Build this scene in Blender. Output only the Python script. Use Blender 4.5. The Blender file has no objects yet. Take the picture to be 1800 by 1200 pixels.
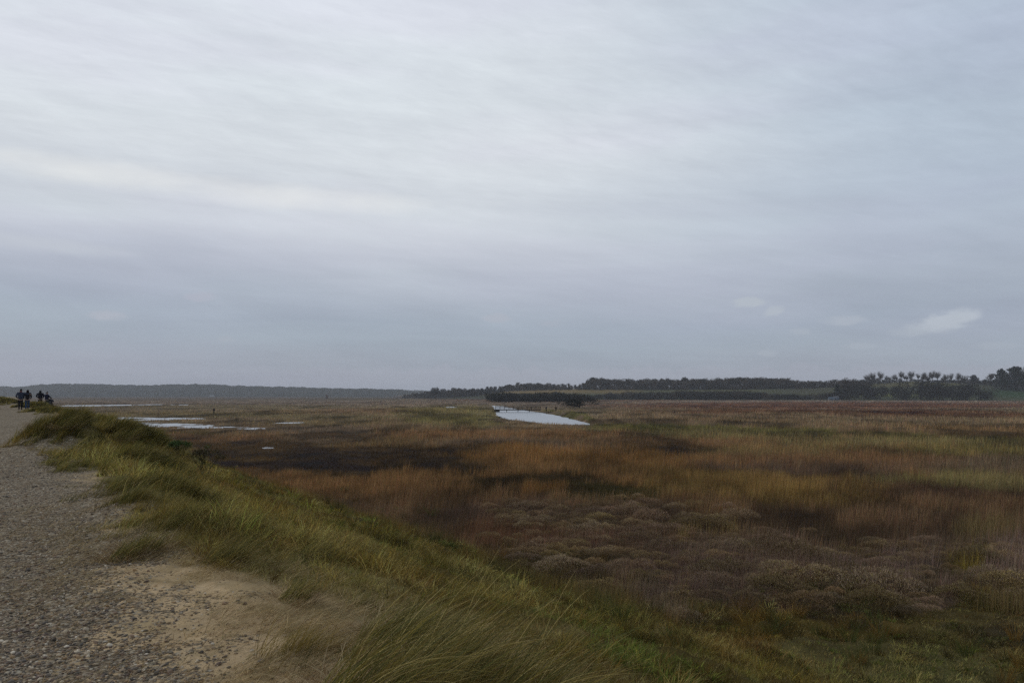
import bpy, math, random
import numpy as np
from mathutils import Vector

# ------------------------------------------------------------------ camera, sky, sun, exposure
S = bpy.context.scene
COL = S.collection
CZ, PITCH, F = 5.9, math.radians(3.98), 1350.0
cd = bpy.data.cameras.new("camera"); cam = bpy.data.objects.new("camera", cd); COL.objects.link(cam)
cam.location = (0, 0, CZ); cam.rotation_euler = (math.pi/2+PITCH, 0, 0)
cd.lens = 27.0; cd.sensor_width = 36.0; cd.clip_start = 0.05; cd.clip_end = 30000
S.camera = cam
S.view_settings.view_transform = 'Standard'; S.view_settings.look = 'None'
S.view_settings.exposure = 0.0; S.view_settings.gamma = 1.0; S.view_settings.use_curve_mapping = False
S.render.engine = 'CYCLES'
S.cycles.max_bounces = 5; S.cycles.diffuse_bounces = 3; S.cycles.glossy_bounces = 2
S.cycles.transmission_bounces = 3; S.cycles.volume_bounces = 1; S.cycles.transparent_max_bounces = 4
S.cycles.caustics_reflective = False; S.cycles.caustics_refractive = False
S.cycles.use_denoising = False
S.cycles.use_adaptive_sampling = False

def lin(c):
    c = np.asarray(c, float)/255.0
    return np.where(c <= .04045, c/12.92, ((c+.055)/1.055)**2.4)
def lin4(c): return tuple(float(x) for x in lin(c)) + (1.0,)

SUN_EL, SUN_AZ = math.radians(34), math.radians(-62)      # azimuth from +Y, negative to the left
class NT:
    """small helper for node trees"""
    def __init__(s, nt): s.nt = nt; s.L = nt.links
    def n(s, t, **k):
        x = s.nt.nodes.new(t)
        for a, b in k.items(): setattr(x, a, b)
        return x
    def put(s, sock, v):
        if v is None: return
        if isinstance(v, bpy.types.NodeSocket): s.L.new(v, sock)
        else: sock.default_value = v
    def m(s, op, a, b=None, c=None, clamp=False):
        x = s.n('ShaderNodeMath', operation=op); x.use_clamp = clamp
        s.put(x.inputs[0], a); s.put(x.inputs[1], b); s.put(x.inputs[2], c)
        return x.outputs[0]
    def ss(s, v, a, b):
        x = s.n('ShaderNodeMapRange', interpolation_type='SMOOTHSTEP')
        s.put(x.inputs[0], v); x.inputs[1].default_value = a; x.inputs[2].default_value = b
        return x.outputs[0]
    def ramp(s, v, stops, interp='LINEAR'):
        x = s.n('ShaderNodeValToRGB'); r = x.color_ramp; r.interpolation = interp
        while len(r.elements) < len(stops): r.elements.new(0.5)
        for e, (p, c) in zip(r.elements, stops): e.position = p; e.color = c
        s.put(x.inputs[0], v); return x.outputs[0]
    def mix(s, f, a, b, mode='MIX'):
        x = s.n('ShaderNodeMix', data_type='RGBA', blend_type=mode); x.clamp_factor = True
        s.put(x.inputs[0], f); s.put(x.inputs[6], a); s.put(x.inputs[7], b)
        return x.outputs[2]
    def noise(s, vec, scale, detail=4, rough=.5, dist=0.0, dims='3D'):
        x = s.n('ShaderNodeTexNoise'); x.noise_dimensions = dims
        s.put(x.inputs['Vector'], vec); x.inputs['Scale'].default_value = scale
        x.inputs['Detail'].default_value = detail; x.inputs['Roughness'].default_value = rough
        x.inputs['Distortion'].default_value = dist
        return x.outputs[0]
    def xyz(s, x_, y_, z_):
        x = s.n('ShaderNodeCombineXYZ'); s.put(x.inputs[0], x_); s.put(x.inputs[1], y_); s.put(x.inputs[2], z_)
        return x.outputs[0]

def px_dir(px, py):
    a = (px-900)/F; b = (600-py)/F
    c, s = math.cos(PITCH), math.sin(PITCH)
    d = Vector((a, c-b*s, s+b*c)); return d.normalized()
def azel(px, py):
    d = px_dir(px, py); return math.atan2(d.x, d.y), math.asin(d.z)

def build_world():
    w = bpy.data.worlds.new("World"); S.world = w; w.use_nodes = True
    w.node_tree.nodes.clear(); t = NT(w.node_tree)
    tc = t.n('ShaderNodeTexCoord'); sep = t.n('ShaderNodeSeparateXYZ'); t.L.new(tc.outputs['Generated'], sep.inputs[0])
    x, y, z = sep.outputs
    az = t.m('ARCTAN2', x, y); el = t.m('ARCSINE', z)
    R = lambda e: max(0., min(1., (e+.1)/1.0))
    stops = [(-.1, (120,124,128)), (-.01, (158,165,178)), (.03, (160,168,181)), (.06, (161,172,185)), (.095, (165,176,190)), (.135, (175,184,197)),
             (.17, (188,196,207)), (.21, (204,211,219)), (.25, (213,219,226)), (.30, (217,223,229)), (.36, (219,226,232)),
             (.44, (222,229,236)), (.52, (216,224,232)), (.7, (195,205,217)), (.9, (178,190,206))]
    # band edges wander with the cloud noise
    wob = t.m('MULTIPLY', t.m('SUBTRACT', t.noise(t.xyz(az, t.m('MULTIPLY', el, 4.0), 0.3), 1.6, 3, .5), .5), .11)
    tilt = t.m('MULTIPLY', az, .012)
    e2 = t.m('ADD', t.m('ADD', el, wob), tilt)
    f = t.m('ADD', e2, .1)
    base = t.ramp(f, [(R(e), lin4(c)) for e, c in stops])
    # the right of the sky is a thicker, bluer deck
    k = t.m('MULTIPLY', t.ss(el, .05, .26), t.ss(t.m('ADD', az, t.m('MULTIPLY', wob, 3.0)), -.08, .62))
    base = t.mix(k, base, t.mix(1.0, base, (.66, .72, .80, 1), 'MULTIPLY'))
    # fine streaks laid on a flat cloud deck
    inv = t.m('DIVIDE', 1.0, t.m('ADD', t.m('MAXIMUM', z, 0.0), .10))
    X = t.m('MULTIPLY', x, inv); Y = t.m('MULTIPLY', y, inv)
    rx = t.m('ADD', t.m('MULTIPLY', X, .90), t.m('MULTIPLY', Y, .42)); ry = t.m('SUBTRACT', t.m('MULTIPLY', Y, .90), t.m('MULTIPLY', X, .42))
    st = t.noise(t.xyz(t.m('MULTIPLY', rx, .55), t.m('MULTIPLY', ry, 2.6), 0.0), 1.9, 7, .6, .5)
    st2 = t.noise(t.xyz(t.m('MULTIPLY', X, .35), t.m('MULTIPLY', Y, 1.3), 3.7), 1.1, 5, .55, .8)
    bands = t.noise(t.xyz(t.m('MULTIPLY', az, 1.3), t.m('MULTIPLY', t.m('ADD', el, tilt), 15.0), 1.9), 1.0, 6, .55, .6)
    fine = t.noise(t.xyz(t.m('MULTIPLY', az, 5.0), t.m('MULTIPLY', t.m('ADD', el, t.m('MULTIPLY', az, .12)), 40.0), 7.0), 1.0, 6, .6, .4)
    amp = t.m('MULTIPLY', t.ss(el, .02, .2), 1.0)
    s1 = t.m('MULTIPLY', t.m('MULTIPLY', t.m('SUBTRACT', st, .5), .13), amp)
    s2 = t.m('ADD', t.m('MULTIPLY', t.m('SUBTRACT', st2, .5), .12), t.m('MULTIPLY', t.m('MULTIPLY', t.m('SUBTRACT', t.noise(t.xyz(t.m('MULTIPLY', rx, 1.0), t.m('MULTIPLY', ry, 2.4), 13.0), 6.0, 7, .68, .3), .5), .22), t.ss(el, .16, .34)))
    s3 = t.m('ADD', t.m('MULTIPLY', t.m('SUBTRACT', bands, .5), .26), t.m('MULTIPLY', t.m('SUBTRACT', t.noise(t.xyz(t.m('MULTIPLY', az, 2.2), t.m('MULTIPLY', el, 5.5), 33.0), 1.5, 6, .58, .3), .5), .20))
    s4 = t.m('ADD', t.m('MULTIPLY', t.m('SUBTRACT', fine, .5), .09), t.m('MULTIPLY', t.m('SUBTRACT', t.noise(t.xyz(t.m('MULTIPLY', az, 3.0), t.m('MULTIPLY', t.m('ADD', el, t.m('MULTIPLY', az, .25)), 14.0), 9.0), 1.4, 8, .66, .8), .5), .16))
    mul = t.m('ADD', 1.0, t.m('ADD', t.m('ADD', s1, s2), t.m('ADD', s3, s4)))
    base = t.mix(1.0, base, t.xyz(mul, mul, t.m('POWER', mul, .9)), 'MULTIPLY')
    # mauve tinge in the greyer parts
    tin = t.m('MULTIPLY', t.ss(t.noise(t.xyz(t.m('MULTIPLY', az, 1.6), t.m('MULTIPLY', el, 9.0), 5.0), 1.0, 3, .5), .42, .66), .55)
    base = t.mix(tin, base, t.mix(1.0, base, (1.02, .975, 1.02, 1), 'MULTIPLY'))
    # long bright break in the deck, low on the left
    def blob(px, py, hw, hh, slope=0.0, edge=.5, nscale=26, seed=0.0, sx=1.0, nm=2.6):
        a0, e0 = azel(px, py); rw, rh = hw/F, hh/F
        da = t.m('SUBTRACT', az, a0); de = t.m('SUBTRACT', t.m('SUBTRACT', el, e0), t.m('MULTIPLY', da, slope))
        q = t.m('ADD', t.m('POWER', t.m('ABSOLUTE', t.m('DIVIDE', da, rw)), 2.0), t.m('POWER', t.m('ABSOLUTE', t.m('DIVIDE', de, rh)), 2.0))
        nz = t.noise(t.xyz(t.m('MULTIPLY', az, sx), el, seed), nscale, 6, .6, .3)
        v = t.m('ADD', t.m('SUBTRACT', 1.0, q), t.m('MULTIPLY', t.m('SUBTRACT', nz, .5), nm))
        return t.ss(v, 0.0, edge*2)
    br = blob(300, 322, 400, 30, -.02, .8, 9, 2.0, .4)
    base = t.mix(t.m('MULTIPLY', br, .85), base, lin4((236, 238, 237)))
    br = blob(40, 425, 190, 16, -.03, 1.0, 8, 4.0, .5)
    base = t.mix(t.m('MULTIPLY', br, .45), base, lin4((213, 218, 222)))
    br = blob(930, 300, 330, 32, -.02, 1.0, 8, 6.0, .5)
    base = t.mix(t.m('MULTIPLY', br, .35), base, lin4((222, 227, 232)))
    dk = blob(1150, 372, 420, 24, -.03, 1.0, 7, 8.0, .5)
    base = t.mix(t.m('MULTIPLY', dk, .40), base, lin4((180, 186, 201)))
    # small cumulus low over the horizon
    for i, (px, py, hw, hh, sl, a, c) in enumerate([(1672, 563, 46, 17, .16, .8, (190,198,208)), (1640, 572, 62, 14, .12, .6, (180,188,199)), (1600, 582, 40, 8, .05, .4, (172,181,192)), (1318, 531, 34, 9, .03, .6, (182,190,200)),
            (1362, 546, 20, 9, .3, .6, (180,188,199)), (1482, 562, 38, 9, 0, .45, (176,184,196)), (1408, 583, 22, 7, 0, .4, (172,181,193)), (1515, 608, 32, 6, 0, .4, (170,179,191)),
            (872, 559, 30, 9, 0, .5, (176,182,194)), (183, 555, 30, 9, 0, .5, (178,183,195)), (348, 522, 28, 9, 0, .4, (178,182,196)), (402, 596, 18, 6, 0, .4, (170,178,190)),
            (968, 567, 24, 9, 0, .35, (174,180,193)), (1350, 620, 16, 7, 0, .4, (170,178,190)), (1755, 607, 34, 7, 0, .3, (170,179,191))]):
        k = blob(px, py, hw*1.1, hh*1.15, sl, .55, 55, 11.0+i, .6, 2.9)
        base = t.mix(t.m('MULTIPLY', k, a if i < 3 else min(.9, a*1.6)), base, lin4(c))
    # row of faint cloud tops close to the horizon
    top = t.m('ADD', .036, t.m('MULTIPLY', t.m('SUBTRACT', t.noise(t.xyz(az, 0.0, 21.0), 26, 5, .6), .5), .05))
    row = t.m('MULTIPLY', t.ss(t.m('SUBTRACT', top, el), -.001, .006), t.m('MULTIPLY', t.ss(az, -.42, -.2), t.ss(el, -.02, .02)))
    base = t.mix(t.m('MULTIPLY', row, .30), base, lin4((172, 174, 188)))
    sky = t.n('ShaderNodeTexSky', sky_type='NISHITA'); sky.sun_disc = False
    sky.sun_elevation = SUN_EL; sky.sun_rotation = SUN_AZ
    b1 = t.n('ShaderNodeBackground'); t.L.new(base, b1.inputs[0]); b1.inputs[1].default_value = 1.0
    b2 = t.n('ShaderNodeBackground'); t.L.new(sky.outputs[0], b2.inputs[0]); b2.inputs[1].default_value = .06
    mx = t.n('ShaderNodeMixShader'); mx.inputs[0].default_value = .04
    t.L.new(b1.outputs[0], mx.inputs[1]); t.L.new(b2.outputs[0], mx.inputs[2])
    o = t.n('ShaderNodeOutputWorld'); t.L.new(mx.outputs[0], o.inputs[0])
    w.cycles.sampling_method = 'MANUAL'; w.cycles.sample_map_resolution = 512
build_world()
sd = bpy.data.lights.new("sun", 'SUN'); sd.energy = .55; sd.angle = math.radians(18); sd.color = (1, .97, .92)
sun = bpy.data.objects.new("sun", sd); COL.objects.link(sun)
sv = Vector((math.sin(SUN_AZ)*math.cos(SUN_EL), math.cos(SUN_AZ)*math.cos(SUN_EL), math.sin(SUN_EL)))
sun.rotation_euler = sv.to_track_quat('Z', 'Y').to_euler()

# ------------------------------------------------------------------ numeric helpers
rng = np.random.default_rng(7); random.seed(7)
CP, SP = math.cos(PITCH), math.sin(PITCH)
def project(X, Y, Z):
    dz = Z-CZ; dep = np.maximum(Y*CP + dz*SP, .05); up = -Y*SP + dz*CP
    return 900+F*X/dep, 600-F*up/dep
def ground_at(px, py, z=0.0):
    a = (px-900)/F; b = (600-py)/F
    dy, dz = CP-b*SP, SP+b*CP
    t = (z-CZ)/dz
    return a*t, dy*t
def at_dist(px, Y): return (px-900)/F*Y, Y
def hsh(ix, iy, s):
    h = (ix.astype(np.int64)*374761393 + iy.astype(np.int64)*668265263 + s*1442695041) & 0xFFFFFFFF
    h = ((h ^ (h >> 13))*1274126177) & 0xFFFFFFFF
    return ((h ^ (h >> 16)) & 0xFFFFFF)/16777215.0
def vnoise(x, y, s=0):
    ix = np.floor(x); iy = np.floor(y); fx = x-ix; fy = y-iy
    fx = fx*fx*(3-2*fx); fy = fy*fy*(3-2*fy); ix = ix.astype(np.int64); iy = iy.astype(np.int64)
    a = hsh(ix, iy, s); b = hsh(ix+1, iy, s); c = hsh(ix, iy+1, s); d = hsh(ix+1, iy+1, s)
    return a+(b-a)*fx+(c-a)*fy+(a-b-c+d)*fx*fy
def fbm(x, y, s=0, o=4):
    v = 0; a = .5; t = 0
    for k in range(o):
        v = v+a*vnoise(x+k*17.3, y-k*9.1, s+k); t += a; a *= .5; x = x*2.03; y = y*2.03
    return v/t
def sstep(x, a, b):
    t = np.clip((x-a)/(b-a), 0, 1); return t*t*(3-2*t)
def uv_of(X, Y): return -.546*X+.838*Y, .838*X+.546*Y

# ------------------------------------------------------------------ the lie of the land
HUMPS = [(116, 23.0, .62, 1.05), (76, 24.0, .48, .70), (146, 23.5, .36, .7), (212, 26, .50, 1.2), (262, 27, .38, 1.3), (255, 19, .22, 1.2), (280, 12.5, .22, 1.0), (380, 9.5, .16, .9),
         (80, 54, .22, 1.3), (125, 52, .28, 1.6), (165, 50, .42, 1.6), (190, 40, .42, 1.6), (230, 33, .35, 1.8), (-6, 92, .8, 3.0), (62, 68, .45, 1.8), (250, 955/90., .18, .5)]
hpx = [600, 690, 830, 950, 1050, 1200, 1400, 1500, 1600, 1740, 1800, 2200]
D0T = [1600, 1500, 1150, 1000, 950, 900, 860, 850, 830, 800, 780, 780]
YT = [694, 693, 688, 684, 683, 683, 681, 676, 670.5, 676, 683, 683]
def hill_params(px):
    d0 = np.interp(px, hpx, D0T); yt = np.interp(px, hpx, YT)
    d1 = d0+340; return d0, d1, 5.9+(694-yt)*d1/1350*np.where(yt > 692.9, 0, 1)-np.where(yt > 692.9, 5.4, 0)
def land(X, Y):
    u, v = uv_of(X, Y); d = np.hypot(X, Y)
    n1 = fbm(X*.35, Y*.35, 3, 3); n2 = fbm(X*1.7, Y*1.7, 9, 3)
    crest = 4.3+.35*sstep(u, 12, 70)
    vv = v + (n1-.5)*1.6*sstep(v, 2, 5)
    s0 = np.interp(u, [0, 6, 15, 40], [1.5, 1.7, 1.9, 2.6]); q_ = np.clip((vv-s0)/(14.6-s0), 0, 1); prof = np.clip(1-(q_+.12*np.exp(-(q_/.12)**2)*q_*0-.035*np.sin(q_*6.283)), 0, 1)
    left = sstep(-v, 9, 26)
    z = crest*prof*(1-left*.55)
    z *= 1-sstep(u, 700, 1000)
    z += (n2-.5)*(.05+.13*sstep(v, 2.5, 5)) + ((fbm(X*.9, Y*.9, 21, 3)-.5)*.40+(fbm(X*2.2, Y*2.2, 22, 2)-.5)*.20)*sstep(v, 3.5, 6)*(1-sstep(v, 16, 22))
    z += (fbm(X*.12, Y*.12, 31, 3)-.5)*.25*sstep(v, 12, 20)*(1-sstep(d, 300, 700))
    for (px, D, h, r) in HUMPS:
        hx, hy = at_dist(px, D); q = ((X-hx)**2+(Y-hy)**2)/(r*r)
        z = z + h*np.exp(-q*1.1)
    # grassed river wall running off to the right
    az = np.where(Y > 1, 900+F*X/np.maximum(Y, 1), -9999)
    wallY = np.interp(az, WPX, WD); q = (Y-wallY)/(2.5+wallY*.03)
    z = z + 1.0*np.exp(-q*q)*sstep(az, 950, 1000)*(Y > 60)
    d0, d1, hh = hill_params(az)
    k = sstep(Y, d0, d1)*sstep(az, 640, 760)
    z = z + k*np.maximum(hh, 0) + k*(fbm(X*.01, Y*.01, 41, 3)-.5)*2.0
    return z
WPX = [940, 1040, 1150, 1330, 1500, 1650, 1800, 2300]
WD = [CZ*F/v for v in (27, 49, 50, 56, 64, 71, 80, 100)]

# ------------------------------------------------------------------ water outlines (seen outline -> world)
def outline(upper, lower, zl=.55):
    return [ground_at(x, y, .04) for x, y in upper] + [ground_at(x, y, zl) for x, y in lower]
RIVER = outline([(865, 712.6), (882, 713.3), (900, 717.2), (921, 720.6), (950, 724.6), (985, 730.5), (1010, 737), (1036, 743.3)],
                [(1036, 744.8), (1010, 745.3), (960, 743.6), (925, 739.6), (895, 736.2), (880, 733), (872, 729), (871, 722)], .12)
PONDS = [([(120, 711.6), (200, 711.0), (285, 710.2)], [(288, 710.9), (230, 712.0), (160, 713.2), (100, 713.8)]),
         ([(298, 710.4), (332, 710.6)], [(330, 711.4), (300, 711.3)]),
         ([(205, 732.8), (290, 733.4), (340, 734.0), (357, 734.4)], [(356, 735.2), (325, 735.6), (280, 737.8), (240, 738.6), (200, 737)]),
         ([(232, 741.0), (300, 742.6), (350, 744.6), (400, 747.6), (440, 749.6)], [(440, 750.6), (385, 751.3), (330, 751.0), (262, 748.2), (235, 744.5)]),
         ([(392, 750.4), (450, 750.6), (470, 751.4)], [(466, 752.0), (440, 753.6), (396, 753.9)]),
         ([(474, 743.0), (500, 741.6), (528, 741.2)], [(527, 742.6), (505, 744.4), (486, 744.2)]),
         ([(779, 714.2), (802, 714.8)], [(803, 716.0), (788, 715.9)]),
         ([(455, 785.2), (470, 784.6), (486, 785.4)], [(484, 786.0), (460, 786.2)])]
PONDS = [outline(a, b, .12) for a, b in PONDS]
def in_poly(X, Y, P):
    r = np.zeros(X.shape, bool); n = len(P)
    for i in range(n):
        (x1, y1), (x2, y2) = P[i], P[(i+1) % n]
        c = ((y1 > Y) != (y2 > Y)); xx = (x2-x1)*(Y-y1)/((y2-y1) if y2 != y1 else 1e-9)+x1
        r ^= c & (X < xx)
    return r
def wet(X, Y):
    r = in_poly(X, Y, RIVER)
    for P in PONDS: r |= in_poly(X, Y, P)
    return r

# ------------------------------------------------------------------ plant and soil colours, and the river wall's painted shadow lines, over the ground (as they look in flat light)
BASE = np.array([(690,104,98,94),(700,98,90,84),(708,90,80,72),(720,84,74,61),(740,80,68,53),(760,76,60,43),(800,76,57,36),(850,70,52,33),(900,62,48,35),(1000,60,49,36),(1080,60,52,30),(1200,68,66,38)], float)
SPOTS = [  # photo x, y, half width, half height, colour, strength
 (350,700,420,4,(104,96,86),.6), (420,715,300,4,(92,84,66),.6), (640,722,200,5,(92,72,58),.5), (400,727,260,5,(84,76,54),.5), (560,732,220,4,(86,78,56),.6),
 (560,741,120,5,(80,70,48),.5), (800,725,110,14,(86,80,54),.8), (820,740,80,10,(82,78,46),.6), (700,700,180,3,(92,86,68),.5), (1000,700,260,6,(96,76,62),.7),
 (900,760,300,8,(92,64,38),.7), (660,775,150,7,(84,64,36),.7), (560,752,140,5,(72,62,54),.8), (900,775,240,6,(66,56,48),.85), (560,770,120,5,(64,54,46),.7),
 (360,768,160,6,(72,52,36),.8), (300,756,100,4,(56,48,28),.7), (620,803,350,26,(42,32,22),.85), (430,779,190,8,(46,35,23),.85), (700,820,190,10,(30,24,15),.85), (480,808,190,12,(28,21,13),.9), (640,792,220,6,(29,23,15),.85), (800,806,130,6,(34,26,18),.8), (560,824,160,3,(62,46,28),.6), (400,796,90,4,(60,46,28),.6),
 (1000,800,190,16,(92,62,30),.85), (1150,780,160,14,(86,62,38),.7), (1250,850,280,26,(88,66,32),.9), (1450,865,200,22,(90,68,32),.9), (1080,840,90,10,(90,62,34),.7),
 (950,838,170,9,(32,27,19),.9), (1060,858,130,13,(28,27,15),.92), (880,860,140,11,(36,28,20),.9), (940,856,60,7,(84,56,26),.8),
 (1300,795,120,7,(44,36,26),.85), (1240,786,60,4,(46,38,26),.7), (1400,818,180,9,(54,44,40),.85), (1480,832,100,9,(44,34,28),.85), (1700,868,200,18,(46,34,28),.9), (1560,850,90,10,(50,38,30),.8), (1690,850,170,7,(52,40,32),.6),
 (1640,838,170,8,(88,78,42),.9), (1780,850,120,9,(86,76,42),.8), (1750,815,170,16,(66,58,50),.8), (1500,800,240,18,(76,56,40),.7), (1420,790,160,7,(84,70,38),.7),
 (1200,738,240,4,(72,56,42),.4), (1480,712,420,6,(86,62,54),.8), (1420,722,320,4,(70,50,42),.85), (1700,728,240,5,(70,50,42),.8), (1200,716,160,3,(74,56,46),.6), (1250,728,200,4,(90,74,60),.7),
 (1300,760,200,7,(84,76,42),.8), (1150,752,150,5,(84,78,48),.8), (1600,775,260,9,(88,80,46),.7), (1750,792,150,10,(84,80,46),.7), (1700,755,200,7,(88,70,50),.6), (1450,735,280,5,(92,78,62),.6),
 (1090,746,80,3,(70,66,38),.9), (1180,750,110,3,(68,66,36),.85), (1350,754,130,3,(68,66,36),.8), (1520,760,130,3.4,(70,68,38),.8), (1700,768,150,4,(74,70,40),.8), (1150,754,120,1.6,(42,38,24),.8), (1380,759,160,2,(44,40,26),.8), (1600,767,150,2.2,(44,40,26),.7), (1000,728,40,10,(74,74,42),.8),  # river wall strip; thin dark strokes below it paint its shaded underside
 (950,910,190,30,(56,43,38),.8), (900,935,140,22,(72,48,34),.7), (1040,950,160,24,(58,42,36),.8), (1100,900,160,22,(52,42,34),.8), (1300,905,220,12,(40,30,22),.9), (1450,925,130,16,(38,30,22),.85), (1240,925,60,12,(82,68,32),.7), (1650,925,180,16,(48,36,28),.8),
 (1450,1000,420,50,(68,56,52),.85), (1650,985,180,30,(72,60,58),.6), (1690,978,55,18,(84,70,22),.9), (1620,995,40,22,(38,32,22),.8), (1750,930,80,18,(76,66,40),.7), (1250,1010,180,30,(62,48,44),.7), (1350,1030,240,24,(60,48,44),.7),
 (860,1000,40,18,(26,24,14),.9), (1000,990,150,26,(42,36,22),.8), (1180,1050,90,26,(60,52,48),.7), (1350,1085,130,24,(78,60,20),.95), (1560,1080,130,24,(74,60,24),.95), (1500,1050,90,16,(40,34,20),.8), (1700,1050,130,20,(62,52,22),.8), (1750,1090,120,22,(40,36,24),.8),
 (1130,1080,60,26,(76,56,28),.7), (1000,1095,90,20,(84,52,34),.6), (1250,1110,90,16,(78,52,34),.5), (1050,1135,90,26,(60,50,24),.6),
]
K_LIGHT = np.array([.40, .425, .475]); SIGMA = 1.25e-4
SPOTS = [(x, y, a, b, c if c[0]-c[2] < 40 else (c[0]*.93, c[1]*.98, c[2]*1.12), m) for x, y, a, b, c, m in SPOTS]
SPOTS = [(x, y, a, b, tuple(.84*v*.93+.16*w for v, w in zip(c, (60, 48, 32))), m) for x, y, a, b, c, m in SPOTS]
def fake_px(X, Y, Z):
    return project(X, np.maximum(Y, .5), Z)
def look(X, Y, Z, seed=0):
    """colour in flat light (linear) plus painted wall shadow lines, at ground points"""
    px, py = fake_px(X, Y, Z+.25)
    d = np.hypot(X, Y); u, v = uv_of(X, Y)
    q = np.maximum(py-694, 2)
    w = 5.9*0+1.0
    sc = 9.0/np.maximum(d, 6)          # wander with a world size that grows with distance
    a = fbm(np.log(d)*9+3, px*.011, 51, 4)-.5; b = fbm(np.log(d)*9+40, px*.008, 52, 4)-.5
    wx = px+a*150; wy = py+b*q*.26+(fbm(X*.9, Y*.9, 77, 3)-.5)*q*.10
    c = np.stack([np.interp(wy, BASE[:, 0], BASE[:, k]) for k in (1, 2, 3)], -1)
    ed = (fbm(X*.55, Y*.55, 55, 4)-.5)*.75+(fbm(np.log(d)*26, px*.02, 56, 3)-.5)*.45
    for (x, y, rx, ry, colr, al) in SPOTS:
        r = ((wx-x)/rx)**2+((wy-y)/ry)**2
        m = al*sstep(1.18-np.sqrt(r)+ed, 0, .42)
        c = c+(np.array(colr, float)-c)*m[:, None]
    # streaky patchiness
    n = fbm(np.log(d)*30, px*.018, 61, 4)-.5; n2 = fbm(X*.5, Y*.5, 63, 4)-.5
    c = c*(1+.34*n[:, None]+.42*n2[:, None])
    ds = sstep(fbm(X*.11+5, Y*.035, 65, 4), .55, .68)*sstep(d, 40, 90); c = c*(1-.26*ds[:, None])
    ds = sstep(fbm(X*.30+9, Y*.12, 66, 4), .56, .66)*sstep(d, 24, 40); c = c*(1-.22*ds[:, None])
    # bank flank
    fl = 1-sstep(v+(n2)*3, 12.0, 15.5)
    g = np.array([62, 53, 23.]); amber = np.array([72, 58, 24.]); br = np.array([60, 62, 26.]); dk = np.array([42, 38, 20.]); straw = np.array([90, 82, 52.])
    f = np.tile(g, (len(X), 1))
    p1 = fbm(X*.8, Y*.8, 71, 4); p2 = fbm(X*1.9, Y*1.9, 72, 4); p3 = fbm(X*.45, Y*.45, 73, 3)
    def bl(f, c2, m): return f+(c2-f)*np.clip(m, 0, 1)[:, None]
    f = bl(f, amber, (1-sstep(v, 3.6, 5.4))*.9); f = bl(f, br, sstep(p2, .55, .72)*sstep(v, 4.5, 6)*.8)
    f = bl(f, straw, sstep(p1, .56, .7)*.7*(1-sstep(v, 11, 13)*.5)); f = bl(f, dk, sstep(p3, .54, .68)*sstep(v, 5, 9)*.9); f = bl(f, np.array([70, 52, 26.]), sstep(p1, .45, .3)*sstep(v, 8, 12)*.8)
    f = bl(f, np.array([84, 78, 44.]), (1-sstep(v, 3.2, 4.0))*.75)
    c = c+(f-c)*(fl*sstep(v, .5, 1.5))[:, None]
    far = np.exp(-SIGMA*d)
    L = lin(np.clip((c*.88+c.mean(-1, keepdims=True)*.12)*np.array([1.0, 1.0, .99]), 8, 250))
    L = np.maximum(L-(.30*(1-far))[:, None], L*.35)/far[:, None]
    # fields on the rising ground
    return L
FIELDS = [(950,687,120,6,(100,90,74)), (1085,687,50,6,(94,86,70)), (840,692,60,3,(100,92,74)), (1250,687,130,6,(78,78,60)), (1430,686,60,9,(72,72,54)), (1640,674,90,4,(86,84,62)), (1570,676,50,5,(82,80,60)), (1800,690,75,8,(52,72,42)), (1560,694,70,3,(84,86,58))]
def field_look(X, Y, Z, L):
    px, py = fake_px(X, Y, Z); d = np.hypot(X, Y)
    d0, d1, hh = hill_params(px); k = sstep(Y, d0-5, d0+18)*sstep(px, 700, 780)
    far = np.exp(-SIGMA*d)
    c = np.tile(np.array([70, 72, 54.]), (len(X), 1))
    for (x, y, rx, ry, colr) in FIELDS:
        r = ((px-x)/rx)**2+((py-y)/ry)**2; m = np.exp(-np.minimum(r, 8)**2)
        c = c+(np.array(colr, float)-c)*m[:, None]
    c = lin(c); c = np.maximum(c-(.30*(1-far))[:, None], c*.35)/far[:, None]
    return L+(c-L)*k[:, None]

VM_U = [0, 4, 5.3, 6.4, 7.5, 9, 12, 18, 21, 24, 28, 60, 120]
VM_V = [1.75, 1.55, 1.8, 1.9, 1.3, .75, .85, .9, .4, .4, 1.6, 2.4, 3.5]
def marram_edge(u): return np.interp(u, VM_U, VM_V)
def shingle_amt(X, Y):
    u, v = uv_of(X, Y)
    e = np.interp(u, [0, 3, 6, 9, 13, 20, 26, 60, 120], [.15, .35, .75, 1.15, 1.35, 1.3, 1.5, 2.6, 3.6])
    n = fbm(X*1.3, Y*1.3, 81, 4)-.5; n2 = fbm(X*5, Y*5, 83, 3)-.5
    return sstep(e-v+n*1.7+n2*.9, -.75, .60)
SAND = lin((130, 114, 91)); SHING = lin((92, 84, 76))

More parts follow.
